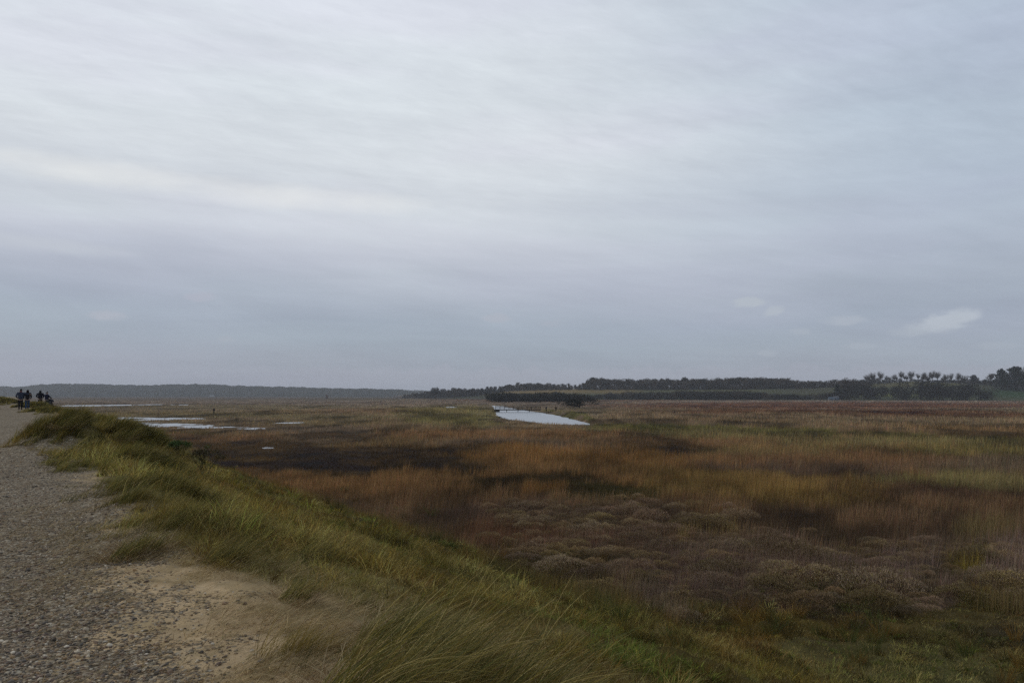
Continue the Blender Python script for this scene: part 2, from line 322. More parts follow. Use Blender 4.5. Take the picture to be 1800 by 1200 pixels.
# ------------------------------------------------------------------ mesh helpers
def mesh_from(name, V, T, cols=None, smooth=False, mat=None, quads=None):
    me = bpy.data.meshes.new(name); V = np.asarray(V, np.float32)
    T = np.asarray(T, np.int32).reshape(-1, 3); Q = np.asarray(quads, np.int32).reshape(-1, 4) if quads is not None else np.zeros((0, 4), np.int32)
    me.vertices.add(len(V)); me.vertices.foreach_set('co', V.ravel())
    nl = T.size+Q.size; me.loops.add(nl); me.loops.foreach_set('vertex_index', np.concatenate([T.ravel(), Q.ravel()]))
    ls = np.concatenate([np.arange(len(T))*3, T.size+np.arange(len(Q))*4]).astype(np.int32)
    me.polygons.add(len(ls)); me.polygons.foreach_set('loop_start', ls)
    if smooth: me.polygons.foreach_set('use_smooth', np.ones(len(ls), bool))
    if cols is not None:
        a = me.color_attributes.new('Col', 'FLOAT_COLOR', 'POINT')
        c = np.ones((len(V), 4), np.float32); c[:, :cols.shape[1]] = cols; a.data.foreach_set('color', c.ravel())
    me.update(calc_edges=True)
    if mat: me.materials.append(mat)
    return me
def add(name, me, parent=None, label=None, cat=None, group=None, kind=None, loc=None, rz=None, sc=None):
    o = bpy.data.objects.new(name, me); COL.objects.link(o)
    if parent: o.parent = parent
    if label: o['label'] = label
    if cat: o['category'] = cat
    if group: o['group'] = group
    if kind: o['kind'] = kind
    if loc is not None: o.location = loc
    if rz is not None: o.rotation_euler.z = rz
    if sc is not None: o.scale = (sc,)*3 if np.isscalar(sc) else sc
    return o
class MB:
    """collects triangles/quads of one mesh"""
    def __init__(s): s.V = []; s.T = []; s.Q = []; s.n = 0; s.C = []
    def add(s, V, T=(), Q=(), col=None):
        V = np.asarray(V, float).reshape(-1, 3)
        if len(T): s.T.append(np.asarray(T).reshape(-1, 3)+s.n)
        if len(Q): s.Q.append(np.asarray(Q).reshape(-1, 4)+s.n)
        s.V.append(V); s.C.append(np.tile(col, (len(V), 1)) if col is not None else np.ones((len(V), 3))); s.n += len(V)
    def box(s, c, sz, rz=0, col=None):
        x, y, z = np.array(sz)/2; P = np.array([(-x,-y,-z),(x,-y,-z),(x,y,-z),(-x,y,-z),(-x,-y,z),(x,-y,z),(x,y,z),(-x,y,z)])
        ca, sa = math.cos(rz), math.sin(rz); R = np.array([[ca, -sa, 0], [sa, ca, 0], [0, 0, 1]])
        s.add(P@R.T+np.array(c), Q=[(0,3,2,1),(4,5,6,7),(0,1,5,4),(1,2,6,5),(2,3,7,6),(3,0,4,7)], col=col)
    def tube(s, P, R, k=5, col=None, cap=True):
        P = np.asarray(P, float); n = len(P); V = []
        for i in range(n):
            t = P[min(i+1, n-1)]-P[max(i-1, 0)]; t = t/(np.linalg.norm(t)+1e-9)
            a = np.cross(t, (0.31, .95, .1)); a /= np.linalg.norm(a)+1e-9; b = np.cross(t, a)
            for j in range(k):
                an = 2*math.pi*j/k; V.append(P[i]+R[i]*(math.cos(an)*a+math.sin(an)*b))
        Q = [(i*k+j, i*k+(j+1) % k, (i+1)*k+(j+1) % k, (i+1)*k+j) for i in range(n-1) for j in range(k)]
        T = []
        if cap:
            V.append(P[0]); V.append(P[-1])
            for j in range(k): T += [(n*k, (j+1) % k, j), (n*k+1, (n-1)*k+j, (n-1)*k+(j+1) % k)]
        s.add(V, T, Q, col)
    def arrays(s):
        V = np.concatenate(s.V); T = np.concatenate(s.T) if s.T else np.zeros((0, 3), int); Q = np.concatenate(s.Q) if s.Q else np.zeros((0, 4), int)
        return V, T, Q, np.concatenate(s.C)
    def mesh(s, name, mat, smooth=False):
        V, T, Q, C = s.arrays(); return mesh_from(name, V, T, C, smooth, mat, Q)

def blades_arrays(B, h, w, ld, a0, a1, C, segs=3, tipc=None):
    """B base (N,3); h length; w width; ld lean heading (rad); a0,a1 angle from vertical at foot and tip; C colour"""
    N = len(B); face = rng.uniform(0, math.pi, N)
    wx, wy = np.cos(face), np.sin(face); lx, ly = np.cos(ld), np.sin(ld)
    pts = []; P = B.copy(); ds = h/segs
    for k in range(segs+1):
        wk = w*.5*(1-k/segs)**.6 if k < segs else None
        if wk is not None:
            pts.append(np.stack([P[:, 0]-wx*wk, P[:, 1]-wy*wk, P[:, 2]], -1)); pts.append(np.stack([P[:, 0]+wx*wk, P[:, 1]+wy*wk, P[:, 2]], -1))
        else: pts.append(P.copy())
        an = a0+(a1-a0)*(k+.5)/segs
        P = P+np.stack([np.sin(an)*lx*ds, np.sin(an)*ly*ds, np.cos(an)*ds], -1)
    V = np.stack(pts, 1); nv = V.shape[1]
    tris = []
    for k in range(segs-1): a = 2*k; tris += [(a, a+1, a+3), (a, a+3, a+2)]
    a = 2*(segs-1); tris.append((a, a+1, a+2))
    T = (np.arange(N)*nv)[:, None, None]+np.array(tris)[None]
    Cc = np.repeat(C[:, None, :], nv, 1)
    return V.reshape(-1, 3), T.reshape(-1, 3), Cc.reshape(-1, 3)
def join(parts):
    V = []; T = []; C = []; n = 0
    for v, t, c in parts: V.append(v); T.append(t+n); C.append(c); n += len(v)
    return np.concatenate(V), np.concatenate(T), np.concatenate(C)

# ------------------------------------------------------------------ materials
def mat_new(name):
    m = bpy.data.materials.new(name); m.use_nodes = True; m.node_tree.nodes.clear(); return m, NT(m.node_tree)
def finish(t, col, rough=.9, spec=.2, bump=None, bstr=.5, bdist=.02, trans=0.0, metal=0.0):
    p = t.n('ShaderNodeBsdfPrincipled'); t.put(p.inputs['Base Color'], col); t.put(p.inputs['Roughness'], rough)
    p.inputs['Specular IOR Level'].default_value = spec; p.inputs['Metallic'].default_value = metal
    if bump is not None:
        b = t.n('ShaderNodeBump'); b.inputs['Strength'].default_value = bstr; b.inputs['Distance'].default_value = bdist
        t.L.new(bump, b.inputs['Height']); t.L.new(b.outputs[0], p.inputs['Normal'])
    o = t.n('ShaderNodeOutputMaterial')
    if trans > 0:
        tr = t.n('ShaderNodeBsdfTranslucent'); t.put(tr.inputs[0], col); mx = t.n('ShaderNodeMixShader'); mx.inputs[0].default_value = trans
        t.L.new(p.outputs[0], mx.inputs[1]); t.L.new(tr.outputs[0], mx.inputs[2]); t.L.new(mx.outputs[0], o.inputs[0])
    else: t.L.new(p.outputs[0], o.inputs[0])
def veg_mat(name, gain=1.0, trans=.25, nsc=3.0, rough=.6):
    m, t = mat_new(name); at = t.n('ShaderNodeAttribute', attribute_name='Col')
    g = t.n('ShaderNodeNewGeometry'); nz = t.noise(g.outputs['Position'], nsc, 2, .5)
    k = t.m('MULTIPLY', t.m('ADD', .7, t.m('MULTIPLY', nz, .6)), gain)
    c = t.mix(1.0, at.outputs[0], t.xyz(k, k, k), 'MULTIPLY')
    finish(t, c, rough, .04, trans=trans); return m
def plain(name, col, rough=.8, spec=.3, var=.25, nsc=8.0, bump=.0):
    m, t = mat_new(name); g = t.n('ShaderNodeTexCoord'); nz = t.noise(g.outputs['Object'], nsc, 5, .6)
    k = t.m('ADD', 1-var*.5, t.m('MULTIPLY', nz, var)); c = t.mix(1.0, tuple(col)+(1,), t.xyz(k, k, k), 'MULTIPLY')
    finish(t, c, rough, spec, nz if bump else None, bump, .02); return m
def ground_mat():
    m, t = mat_new('ground_soil'); at = t.n('ShaderNodeAttribute', attribute_name='Col'); sh = t.n('ShaderNodeAttribute', attribute_name='Mask')
    sp = t.n('ShaderNodeSeparateColor'); t.L.new(sh.outputs[0], sp.inputs[0])
    g = t.n('ShaderNodeNewGeometry').outputs['Position']
    # shingle: stones of many colours
    vo = t.n('ShaderNodeTexVoronoi'); t.L.new(g, vo.inputs['Vector']); vo.inputs['Scale'].default_value = 34; vo.inputs['Randomness'].default_value = 1
    vo2 = t.n('ShaderNodeTexVoronoi'); t.L.new(g, vo2.inputs['Vector']); vo2.inputs['Scale'].default_value = 17
    s1 = t.n('ShaderNodeSeparateColor'); t.L.new(vo.outputs['Color'], s1.inputs[0]); s2 = t.n('ShaderNodeSeparateColor'); t.L.new(vo2.outputs['Color'], s2.inputs[0])
    st = [(0, (.055,.05,.042,1)), (.2, (.12,.105,.085,1)), (.4, (.23,.175,.115,1)), (.6, (.26,.215,.16,1)), (.75, (.17,.125,.09,1)), (.9, (.36,.32,.26,1)), (1, (.50,.46,.39,1))]
    c1 = t.ramp(s1.outputs[0], st); c2 = t.ramp(s2.outputs[1], st)
    stone = t.mix(.4, c1, c2); gain = t.m('ADD', .70, t.m('MULTIPLY', t.noise(g, .6, 8, .7), .72)); stone = t.mix(1, stone, t.xyz(gain, t.m('MULTIPLY', gain, .94), t.m('MULTIPLY', gain, .83)), 'MULTIPLY')
    nz = t.noise(g, 5, 8, .7); n9 = t.noise(g, 60, 4, .6)
    k = t.m('ADD', .62, t.m('MULTIPLY', nz, .5)); k = t.m('ADD', k, t.m('MULTIPLY', n9, .26))
    soil = t.mix(1, at.outputs[0], t.xyz(k, k, k), 'MULTIPLY')
    thr = t.ss(t.m('ADD', sp.outputs[0], t.m('MULTIPLY', t.m('SUBTRACT', s1.outputs[2], .5), .9)), .4, .6)
    c = t.mix(thr, soil, stone)
    h = t.m('ADD', t.m('MULTIPLY', t.m('MULTIPLY', t.m('SUBTRACT', 1.0, vo.outputs['Distance']), thr), .8), t.m('MULTIPLY', nz, .9))
    finish(t, c, .95, .04, h, .8, .03); return m
def water_mat():
    m, t = mat_new('water_surface'); g = t.n('ShaderNodeNewGeometry').outputs['Position']
    mp = t.n('ShaderNodeMapping'); t.L.new(g, mp.inputs[0]); mp.inputs['Scale'].default_value = (.8, 1.6, 1)
    nz = t.noise(mp.outputs[0], 1.3, 5, .6)
    finish(t, (.30, .31, .315, 1), .22, 1.0, nz, .8, .08); return m
M_ground = ground_mat(); M_water = water_mat()
M_reed = veg_mat('dry_reed', 1.0, .30); M_grass = veg_mat('green_grass', 1.0, .30); M_marram = veg_mat('marram_blade', 1.0, .30)
M_twig = veg_mat('salt_shrub_twig', 1.0, .15); M_wood = veg_mat('bare_twig', 1.0, .0, .2); M_leaf = veg_mat('dark_foliage', 1.0, .15, .3)
def pebble_mat():
    m, t = mat_new('pebble_stone'); at = t.n('ShaderNodeAttribute', attribute_name='Col')
    g = t.n('ShaderNodeNewGeometry'); nz = t.noise(g.outputs['Position'], 160, 3, .6); k = t.m('ADD', .75, t.m('MULTIPLY', nz, .5))
    finish(t, t.mix(1, at.outputs[0], t.xyz(k, k, k), 'MULTIPLY'), .6, .18); return m
M_pebble = pebble_mat()

# ------------------------------------------------------------------ ground sheet, shingle path, water
def build_ground():
    A = np.concatenate([np.linspace(-180, -46, 60, endpoint=False), np.linspace(-46, -38, 30, endpoint=False), np.linspace(-38, 38, 800, endpoint=False),
                        np.linspace(38, 46, 30, endpoint=False), np.linspace(46, 180, 60, endpoint=False)])
    D = [.6]
    while D[-1] < 5600: D.append(D[-1]*(1.0125 if D[-1] < 300 else (1.012 if 600 < D[-1] < 1500 else 1.02)))
    D = np.array(D); a, d = np.meshgrid(np.radians(A), D); X = (d*np.sin(a)); Y = (d*np.cos(a))
    nr, na = X.shape; X = X.ravel(); Y = Y.ravel(); Z = land(X, Y)
    for P in [RIVER]+PONDS: Z = np.where(in_poly(X, Y, P), (-.3 if P is RIVER else -.05)+(fbm(X*.22, Y*.22, 5, 4)-.5)*(0 if P is RIVER else .55), Z)
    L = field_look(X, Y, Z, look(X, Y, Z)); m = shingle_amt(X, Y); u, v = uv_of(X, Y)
    me_ = marram_edge(u)+(fbm(X*2, Y*2, 91, 3)-.5)*.9
    sandy = (1-sstep(v, me_+.1, me_+1.0))
    alb = L/K_LIGHT*.75
    sn = sstep(fbm(X*2.2, Y*2.2, 94, 4), .5, .68)[:, None]; sc_ = SAND*(1-sn*.45)+lin((84, 74, 50))*sn*.45
    alb = alb+(sc_/K_LIGHT*.88*(.75+.5*fbm(X*4, Y*4, 93, 4))[:, None]-alb)*sandy[:, None]
    gap = np.exp(-(((X-at_dist(175, 21.5)[0])/.45)**2+((Y-21.5)/1.6)**2)); alb = alb+(SAND/K_LIGHT*.85-alb)*gap[:, None]
    alb = np.clip(alb, .01, .7)
    far = (np.hypot(X, Y) > 60); shing_far = SHING/K_LIGHT*.9
    i, j = np.meshgrid(np.arange(nr-1), np.arange(na), indexing='ij'); j2 = (j+1) % na
    Q = np.stack([i*na+j, i*na+j2, (i+1)*na+j2, (i+1)*na+j], -1).reshape(-1, 4)[:, ::-1]
    V = np.stack([X, Y, Z], -1)
    # centre cap
    V = np.vstack([V, [[0, 0, land(np.zeros(1), np.zeros(1))[0]]]]); Tc = np.stack([np.arange(na), (np.arange(na)+1) % na, np.full(na, len(V)-1)], -1)[:, ::-1]
    alb = np.vstack([alb, alb[:1]]); m = np.append(m, m[0])
    ispath = m[Q].mean(1) > .5
    mask = np.stack([m, m*0, m*0], -1)
    def sub(name, Qs, Ts, kind_name):
        used = np.unique(np.concatenate([Qs.ravel(), Ts.ravel()])).astype(int); mp = np.full(len(V), -1); mp[used] = np.arange(len(used))
        me = mesh_from(name, V[used], mp[Ts] if len(Ts) else np.zeros((0, 3), int), alb[used], True, M_ground, mp[Qs])
        at = me.color_attributes.new('Mask', 'FLOAT_COLOR', 'POINT'); c = np.ones((len(used), 4), np.float32); c[:, :3] = mask[used]; at.data.foreach_set('color', c.ravel())
        return add(name, me, kind='structure')
    cp = m[-1] > .5
    sub('ground', Q[~ispath], Tc if not cp else np.zeros((0, 3), int), 0)
    sub('shingle_path', Q[ispath], Tc if cp else np.zeros((0, 3), int), 0)
build_ground()
def build_water():
    def ragged(P, amp, seed):
        out = []; n = len(P)
        for i in range(n):
            a, b = np.array(P[i]), np.array(P[(i+1) % n]); L = np.linalg.norm(b-a); k = max(2, int(L/1.2))
            for s in range(k):
                p = a+(b-a)*s/k; q = fbm(np.array([p[0]*.35]), np.array([p[1]*.12]), seed, 4)[0]-.5
                nrm = np.array([(b-a)[1], -(b-a)[0]])/(L+1e-6); out.append(p+nrm*q*amp*min(1, math.sin(math.pi*(s+.5)/k)*2+.3))
        return out
    def sheet(name, P, z):
        import bmesh
        bm = bmesh.new(); vs = [bm.verts.new((p[0], p[1], z)) for p in P]
        bm.faces.new(vs); bmesh.ops.triangulate(bm, faces=bm.faces[:]); bmesh.ops.recalc_face_normals(bm, faces=bm.faces[:])
        if bm.faces[:][0].normal.z < 0: bmesh.ops.reverse_faces(bm, faces=bm.faces[:])
        me = bpy.data.meshes.new(name); bm.to_mesh(me); bm.free(); me.materials.append(M_water); add(name, me, kind='structure')
    sheet('river_water', ragged(RIVER, 2.2, 3), -.02)
    for i, P in enumerate(PONDS): sheet('pool_water', ragged(P, [9, 3, 6, 6, 3, 3, 3, 1.2, .5][i], 10+i), -.02)
build_water()

# ------------------------------------------------------------------ distant wooded hills on the left
def build_hills():
    m, t = mat_new('distant_wood'); g = t.n('ShaderNodeNewGeometry').outputs['Position']
    nz = t.noise(g, .02, 6, .65); k = t.ramp(nz, [(.3, (.020,.022,.016,1)), (.55, (.04,.04,.028,1)), (.75, (.065,.06,.04,1))]); finish(t, k, 1, .05)
    def ridge(name, pxs, ys, D, depth, canopy, seed, fade=None):
        ax = np.arange(min(pxs)-60, max(pxs)+1, 1.0); R = np.concatenate([np.linspace(0, 1, 34), np.linspace(1.05, 1.6, 6)])
        A, Rr = np.meshgrid(ax, R); yt = np.interp(A, pxs, ys); Y = D+Rr*depth; X = (A-900)/F*Y
        H = (694-yt)*(D+depth)/1350+CZ
        edge = sstep(A, min(pxs)-60, min(pxs)) * (1-sstep(A, max(pxs)-8, max(pxs)) if fade else 1)
        Z = H*sstep(Rr, 0, 1)**.8*edge + canopy*(fbm(X*.045, Y*.045, seed, 3)-.5)*sstep(Rr, 0, .1)*edge*1.6+(Rr < .01)*-1.0 + np.minimum(Rr*60, 1)*canopy*.5*edge
        n0, n1 = A.shape; i, j = np.meshgrid(np.arange(n0-1), np.arange(n1-1), indexing='ij')
        Q = np.stack([i*n1+j, i*n1+j+1, (i+1)*n1+j+1, (i+1)*n1+j], -1).reshape(-1, 4)
        me = mesh_from(name, np.stack([X, Y, Z], -1).reshape(-1, 3), np.zeros((0, 3), int), None, False, m, Q); add(name, me, kind='structure')
    ridge('wooded_hills', [-120, 0, 22, 60, 80, 110, 170, 215, 250, 290, 330, 370, 400, 440, 520, 580, 640, 700, 742], [679, 683.5, 684, 680.5, 678.5, 677.8, 678.2, 679, 680.6, 679.2, 678.6, 678.4, 680, 681.5, 683.2, 685.4, 686.2, 688, 693.5], 2450, 500, 9, 5, True)
    ridge('far_hills', [-160, 0, 14, 40, 100, 300, 560, 640, 700, 760, 800], [680, 680.5, 681, 684, 688, 688, 686, 685, 687.2, 689, 694], 3900, 500, 9, 15, True)
build_hills()

# ------------------------------------------------------------------ ground cover
HAZE_D = SIGMA
def polar_points(N, d0, d1, a0=-38, a1=38, p=1.3):
    q = rng.uniform(0, 1, N); e = 2-p-1+0.0   # pdf(d) ~ d^-p
    if abs(p-1) < 1e-6: d = d0*(d1/d0)**q
    else: d = (d0**(1-p)+q*(d1**(1-p)-d0**(1-p)))**(1/(1-p))
    a = np.radians(rng.uniform(a0, a1, N)); return d*np.sin(a), d*np.cos(a), d
def dist_w(d, w0, k=.34): return np.maximum(w0, k*d/768.0)
WIND = math.radians(8)
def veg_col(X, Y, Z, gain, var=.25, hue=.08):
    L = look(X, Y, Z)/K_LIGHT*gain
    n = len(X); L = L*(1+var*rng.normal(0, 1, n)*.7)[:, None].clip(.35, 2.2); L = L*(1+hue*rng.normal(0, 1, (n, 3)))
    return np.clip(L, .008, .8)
def shrubby(X, Y):
    """0..1: where the grey-mauve shrubs grow"""
    px, py = project(X, Y, 0*X+.4); d = np.hypot(X, Y)
    wx = px+(fbm(X*.25, Y*.25, 101, 3)-.5)*160; wy = py+(fbm(X*.3, Y*.3, 102, 3)-.5)*(py-694)*.25
    s = 0
    for (x, y, rx, ry, a) in [(1450, 1000, 420, 62, 1), (1200, 950, 330, 26, .6), (1650, 950, 250, 26, .6), (900, 905, 120, 20, .5), (1000, 915, 160, 26, .8), (1050, 960, 160, 30, .8), (1750, 1000, 160, 50, 1), (1250, 925, 100, 20, .6), (1100, 885, 200, 14, .5)]:
        s = np.maximum(s, a*np.exp(-(((wx-x)/rx)**2+((wy-y)/ry)**2)**1.5))
    return s
def build_reeds():
    parts = []
    def layer(N, d0, d1, p, hmul, segs, w0, gain, k=.34, keep=None):
        X, Y, d = polar_points(N, d0, d1, p=p); u, v = uv_of(X, Y)
        toe = v+(fbm(X*.5, Y*.5, 111, 3)-.5)*4
        ok = (toe > 12.6+9.8*sstep(X, 0, 13)) & ~wet(X, Y)
        px, py = project(X, Y, 0*X); d0h, _, _ = hill_params(px)
        ok &= Y < np.where(px > 700, d0h-4, 1e9)
        X, Y, d, v = X[ok], Y[ok], d[ok], v[ok]
        Z = land(X, Y); px, py = project(X, Y, Z+.2)
        L = look(X, Y, Z); lum = L.sum(-1)
        h = np.interp(lum, [.02, .05, .11, .2], [.34, .55, .85, .95])*(.55+.9*fbm(X*.35, Y*.35, 113, 4))*hmul
        h = h*(1-.25*shrubby(X, Y))*np.where(px < 650, .6, 1)*rng.uniform(.55, 1.25, len(X))
        h = h*np.where((d > 120) & (np.abs(px-950) < 110), .55, 1)
        h *= .55+.45*sstep(v, 12, 18)
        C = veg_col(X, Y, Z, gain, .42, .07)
        lean = WIND+rng.normal(0, .9, len(X)); a0 = np.abs(rng.normal(.05, .06, len(X))); a1 = a0+np.abs(rng.normal(.28, .22, len(X)))
        parts.append(blades_arrays(np.stack([X, Y, Z-.03], -1), h, dist_w(d, w0, k), lean, a0, a1, C, segs))
    layer(290000, 10, 60, 1.15, 1.0, 2, .006, 2.1)
    layer(240000, 45, 330, 1.5, 1.0, 1, .01, 2.15, .40)
    layer(70000, 250, 900, 1.3, .8, 1, .05, 2.2, .45)
    V, T, C = join(parts); add('reed_bed', mesh_from('reed_bed', V, T, C, False, M_reed), kind='stuff', label='brown and amber reeds and rushes covering the flat marsh', cat='reeds')
build_reeds()
def tufts(X, Y, d, per, rad, lean_out=.5):
    """grow 'per' blades round each tuft centre"""
    n = len(X); i = np.repeat(np.arange(n), per); r = rad[i]*np.sqrt(rng.uniform(0, 1, len(i))); a = rng.uniform(0, 6.283, len(i))
    return i, X[i]+r*np.cos(a), Y[i]+r*np.sin(a), a, r/rad[i]
def build_bank_grass():
    parts = []
    def bank(X, Y, d, wob=1.0):
        u, v = uv_of(X, Y); lo = marram_edge(u)+np.interp(u, [0, 6, 12], [.5, .6, 1.0])+(fbm(X*.8, Y*.8, 121, 3)-.5)*1.6
        toe = v+(fbm(X*.35, Y*.35, 122, 4)-.5)*7
        return (v > lo) & (toe < 15.4+10.0*sstep(X, 0, 13))
    def layer(N, per, d0, d1, p, hmul, segs, w0, gain, k=.34, rmin=.05, rmax=.20, fill=.15):
        X, Y, d = polar_points(N, d0, d1, p=p); ok = bank(X, Y, d)&(rng.uniform(0, 1, N) < fill+1.5*sstep(fbm(X*1.2, Y*1.2, 124, 3), .38, .6)); X, Y, d = X[ok], Y[ok], d[ok]
        n = len(X); rad = rng.uniform(rmin, rmax, n); tn = fbm(X*.9, Y*.9, 123, 4); H = (.06+.24*sstep(tn, .35, .75))*rng.uniform(.6, 1.5, n)*hmul
        Z0 = land(X, Y); C0 = veg_col(X, Y, Z0, gain, .22, .07); kind = rng.uniform(0, 1, n)
        st = kind < .16; C0[st] = C0[st]*.35+.65*(lin((104, 96, 66))/K_LIGHT*gain*.62); gr = kind > .90; C0[gr] = C0[gr]*.5+.5*(lin((62, 78, 34))/K_LIGHT*gain*.8); db = (kind > .16) & (kind < .30); C0[db] = C0[db]*np.array([.8, .62, .55])
        i, X, Y, a, rr = tufts(X, Y, d, per, rad); Z = land(X, Y); m = len(i)
        C0 *= rng.choice([.35, .7, 1., 1.4, 2.0], n, p=[.22, .22, .24, .20, .12])[:, None]; C = C0[i]*rng.uniform(.55, 1.5, m)[:, None]*np.array([1, .97, .80]); s_ = rng.uniform(0, 1, m) < .05; C[s_] = C[s_]*.3+.7*lin((120, 112, 82))/K_LIGHT
        lx = np.cos(a)*rr*1.1+.30*math.cos(WIND)+rng.normal(0, .45, m); ly = np.sin(a)*rr*.8+rng.normal(0, .45, m)
        a0 = np.abs(rng.normal(.30, .25, m)); a1 = a0+np.abs(rng.normal(1.5, .8, m))
        parts.append(blades_arrays(np.stack([X, Y, Z-.02], -1), H[i]*rng.uniform(.5, 1.2, m), dist_w(d[i], w0, k), np.arctan2(ly, lx), a0, a1, np.clip(C, .006, .8), segs))
    layer(26000, 26, 3.2, 26, 0.6, 1.0, 3, .0055, 1.32)
    layer(9000, 16, 18, 160, 1.2, .9, 2, .008, 1.4, .34, .1, .4)
    layer(15000, 36, 9.5, 34, .6, 1.15, 3, .006, 2.1, .34, .12, .36, .5)
    # short turf between the tufts
    X, Y, d = polar_points(230000, 3.5, 34, p=.7); ok = bank(X, Y, d); X, Y, d = X[ok], Y[ok], d[ok]; m = len(X); Z = land(X, Y)
    C = veg_col(X, Y, Z, 1.45, .5, .10)*rng.choice([.5, 1.0, 1.5], m)[:, None]; s_ = rng.uniform(0, 1, m) < .12; C[s_] = .3*C[s_]+.7*lin((112, 100, 72))/K_LIGHT
    parts.append(blades_arrays(np.stack([X, Y, Z-.01], -1), rng.uniform(.04, .15, m), dist_w(d, .005), rng.uniform(0, 6.28, m), np.abs(rng.normal(.4, .4, m)), np.abs(rng.normal(1.1, .7, m)), C, 1))
    # low leafy green plants
    X, Y, d = polar_points(9000, 4, 60, p=.9); u, v = uv_of(X, Y); ok = bank(X, Y, d)&(v > 3.6)&(rng.uniform(0, 1, 9000) < sstep(fbm(X*.7+8, Y*.7, 127, 4), .48, .62)); X, Y, d = X[ok], Y[ok], d[ok]; n = len(X)
    i, X, Y, a, rr = tufts(X, Y, d, 26, rng.uniform(.05, .16, n)); m = len(i); tone = rng.uniform(.6, 1.3, n)
    C = np.array([lin((62, 72, 30)), lin((78, 82, 38)), lin((52, 58, 24))])[rng.choice(3, n)][i]/K_LIGHT*1.15*tone[i][:, None]*rng.uniform(.6, 1.4, m)[:, None]
    parts.append(blades_arrays(np.stack([X, Y, land(X, Y)-.01], -1), rng.uniform(.05, .16, m), dist_w(d[i], .013), a+rng.normal(0, .6, m), rng.uniform(.1, .8, m), rng.uniform(.8, 1.8, m), C, 2))
    # dark rushes straggling over the foot of the bank
    X, Y, d = polar_points(2600, 11, 90, p=1.1); u, v = uv_of(X, Y); ok = (v > 8.5)&(v < 18+6*sstep(X, 0, 12))&(rng.uniform(0, 1, 2600) < 1.2*sstep(fbm(X*.45, Y*.45, 128, 4), .50, .66)); X, Y, d = X[ok], Y[ok], d[ok]; n = len(X)
    i, X, Y, a, rr = tufts(X, Y, d, 70, rng.uniform(.08, .28, n)); m = len(i); H = rng.uniform(.22, .62, n); base = np.array([lin((40, 36, 20)), lin((52, 44, 22)), lin((70, 54, 26)), lin((44, 48, 24))])[rng.choice(4, n)]
    parts.append(blades_arrays(np.stack([X, Y, land(X, Y)-.02], -1), H[i]*rng.uniform(.5, 1.2, m), dist_w(d[i], .005), a+rng.normal(0, .5, m), np.abs(rng.normal(.12, .1, m))+rr*.25, np.abs(rng.normal(.5, .35, m))+rr*.3, base[i]/K_LIGHT*1.3*rng.uniform(.6, 1.5, m)[:, None], 3))
    V, T, C = join(parts); add('bank_grass', mesh_from('bank_grass', V, T, C, False, M_grass), kind='stuff', label='rough green and straw grass on the flank of the shingle bank', cat='grass')
build_bank_grass()
def marram_cols(n, pale=.25):
    base = np.array([lin((76, 74, 38)), lin((90, 80, 38)), lin((62, 66, 38)), lin((124, 112, 74)), lin((80, 60, 30))])
    i = rng.choice(5, n, p=[.34, .24, .22, pale*.5, .20-pale*.5+.0] if pale <= .4 else [.2]*5)
    return np.clip(base[i]*rng.uniform(.6, 1.4, n)[:, None]/K_LIGHT*1.0, .02, .8)
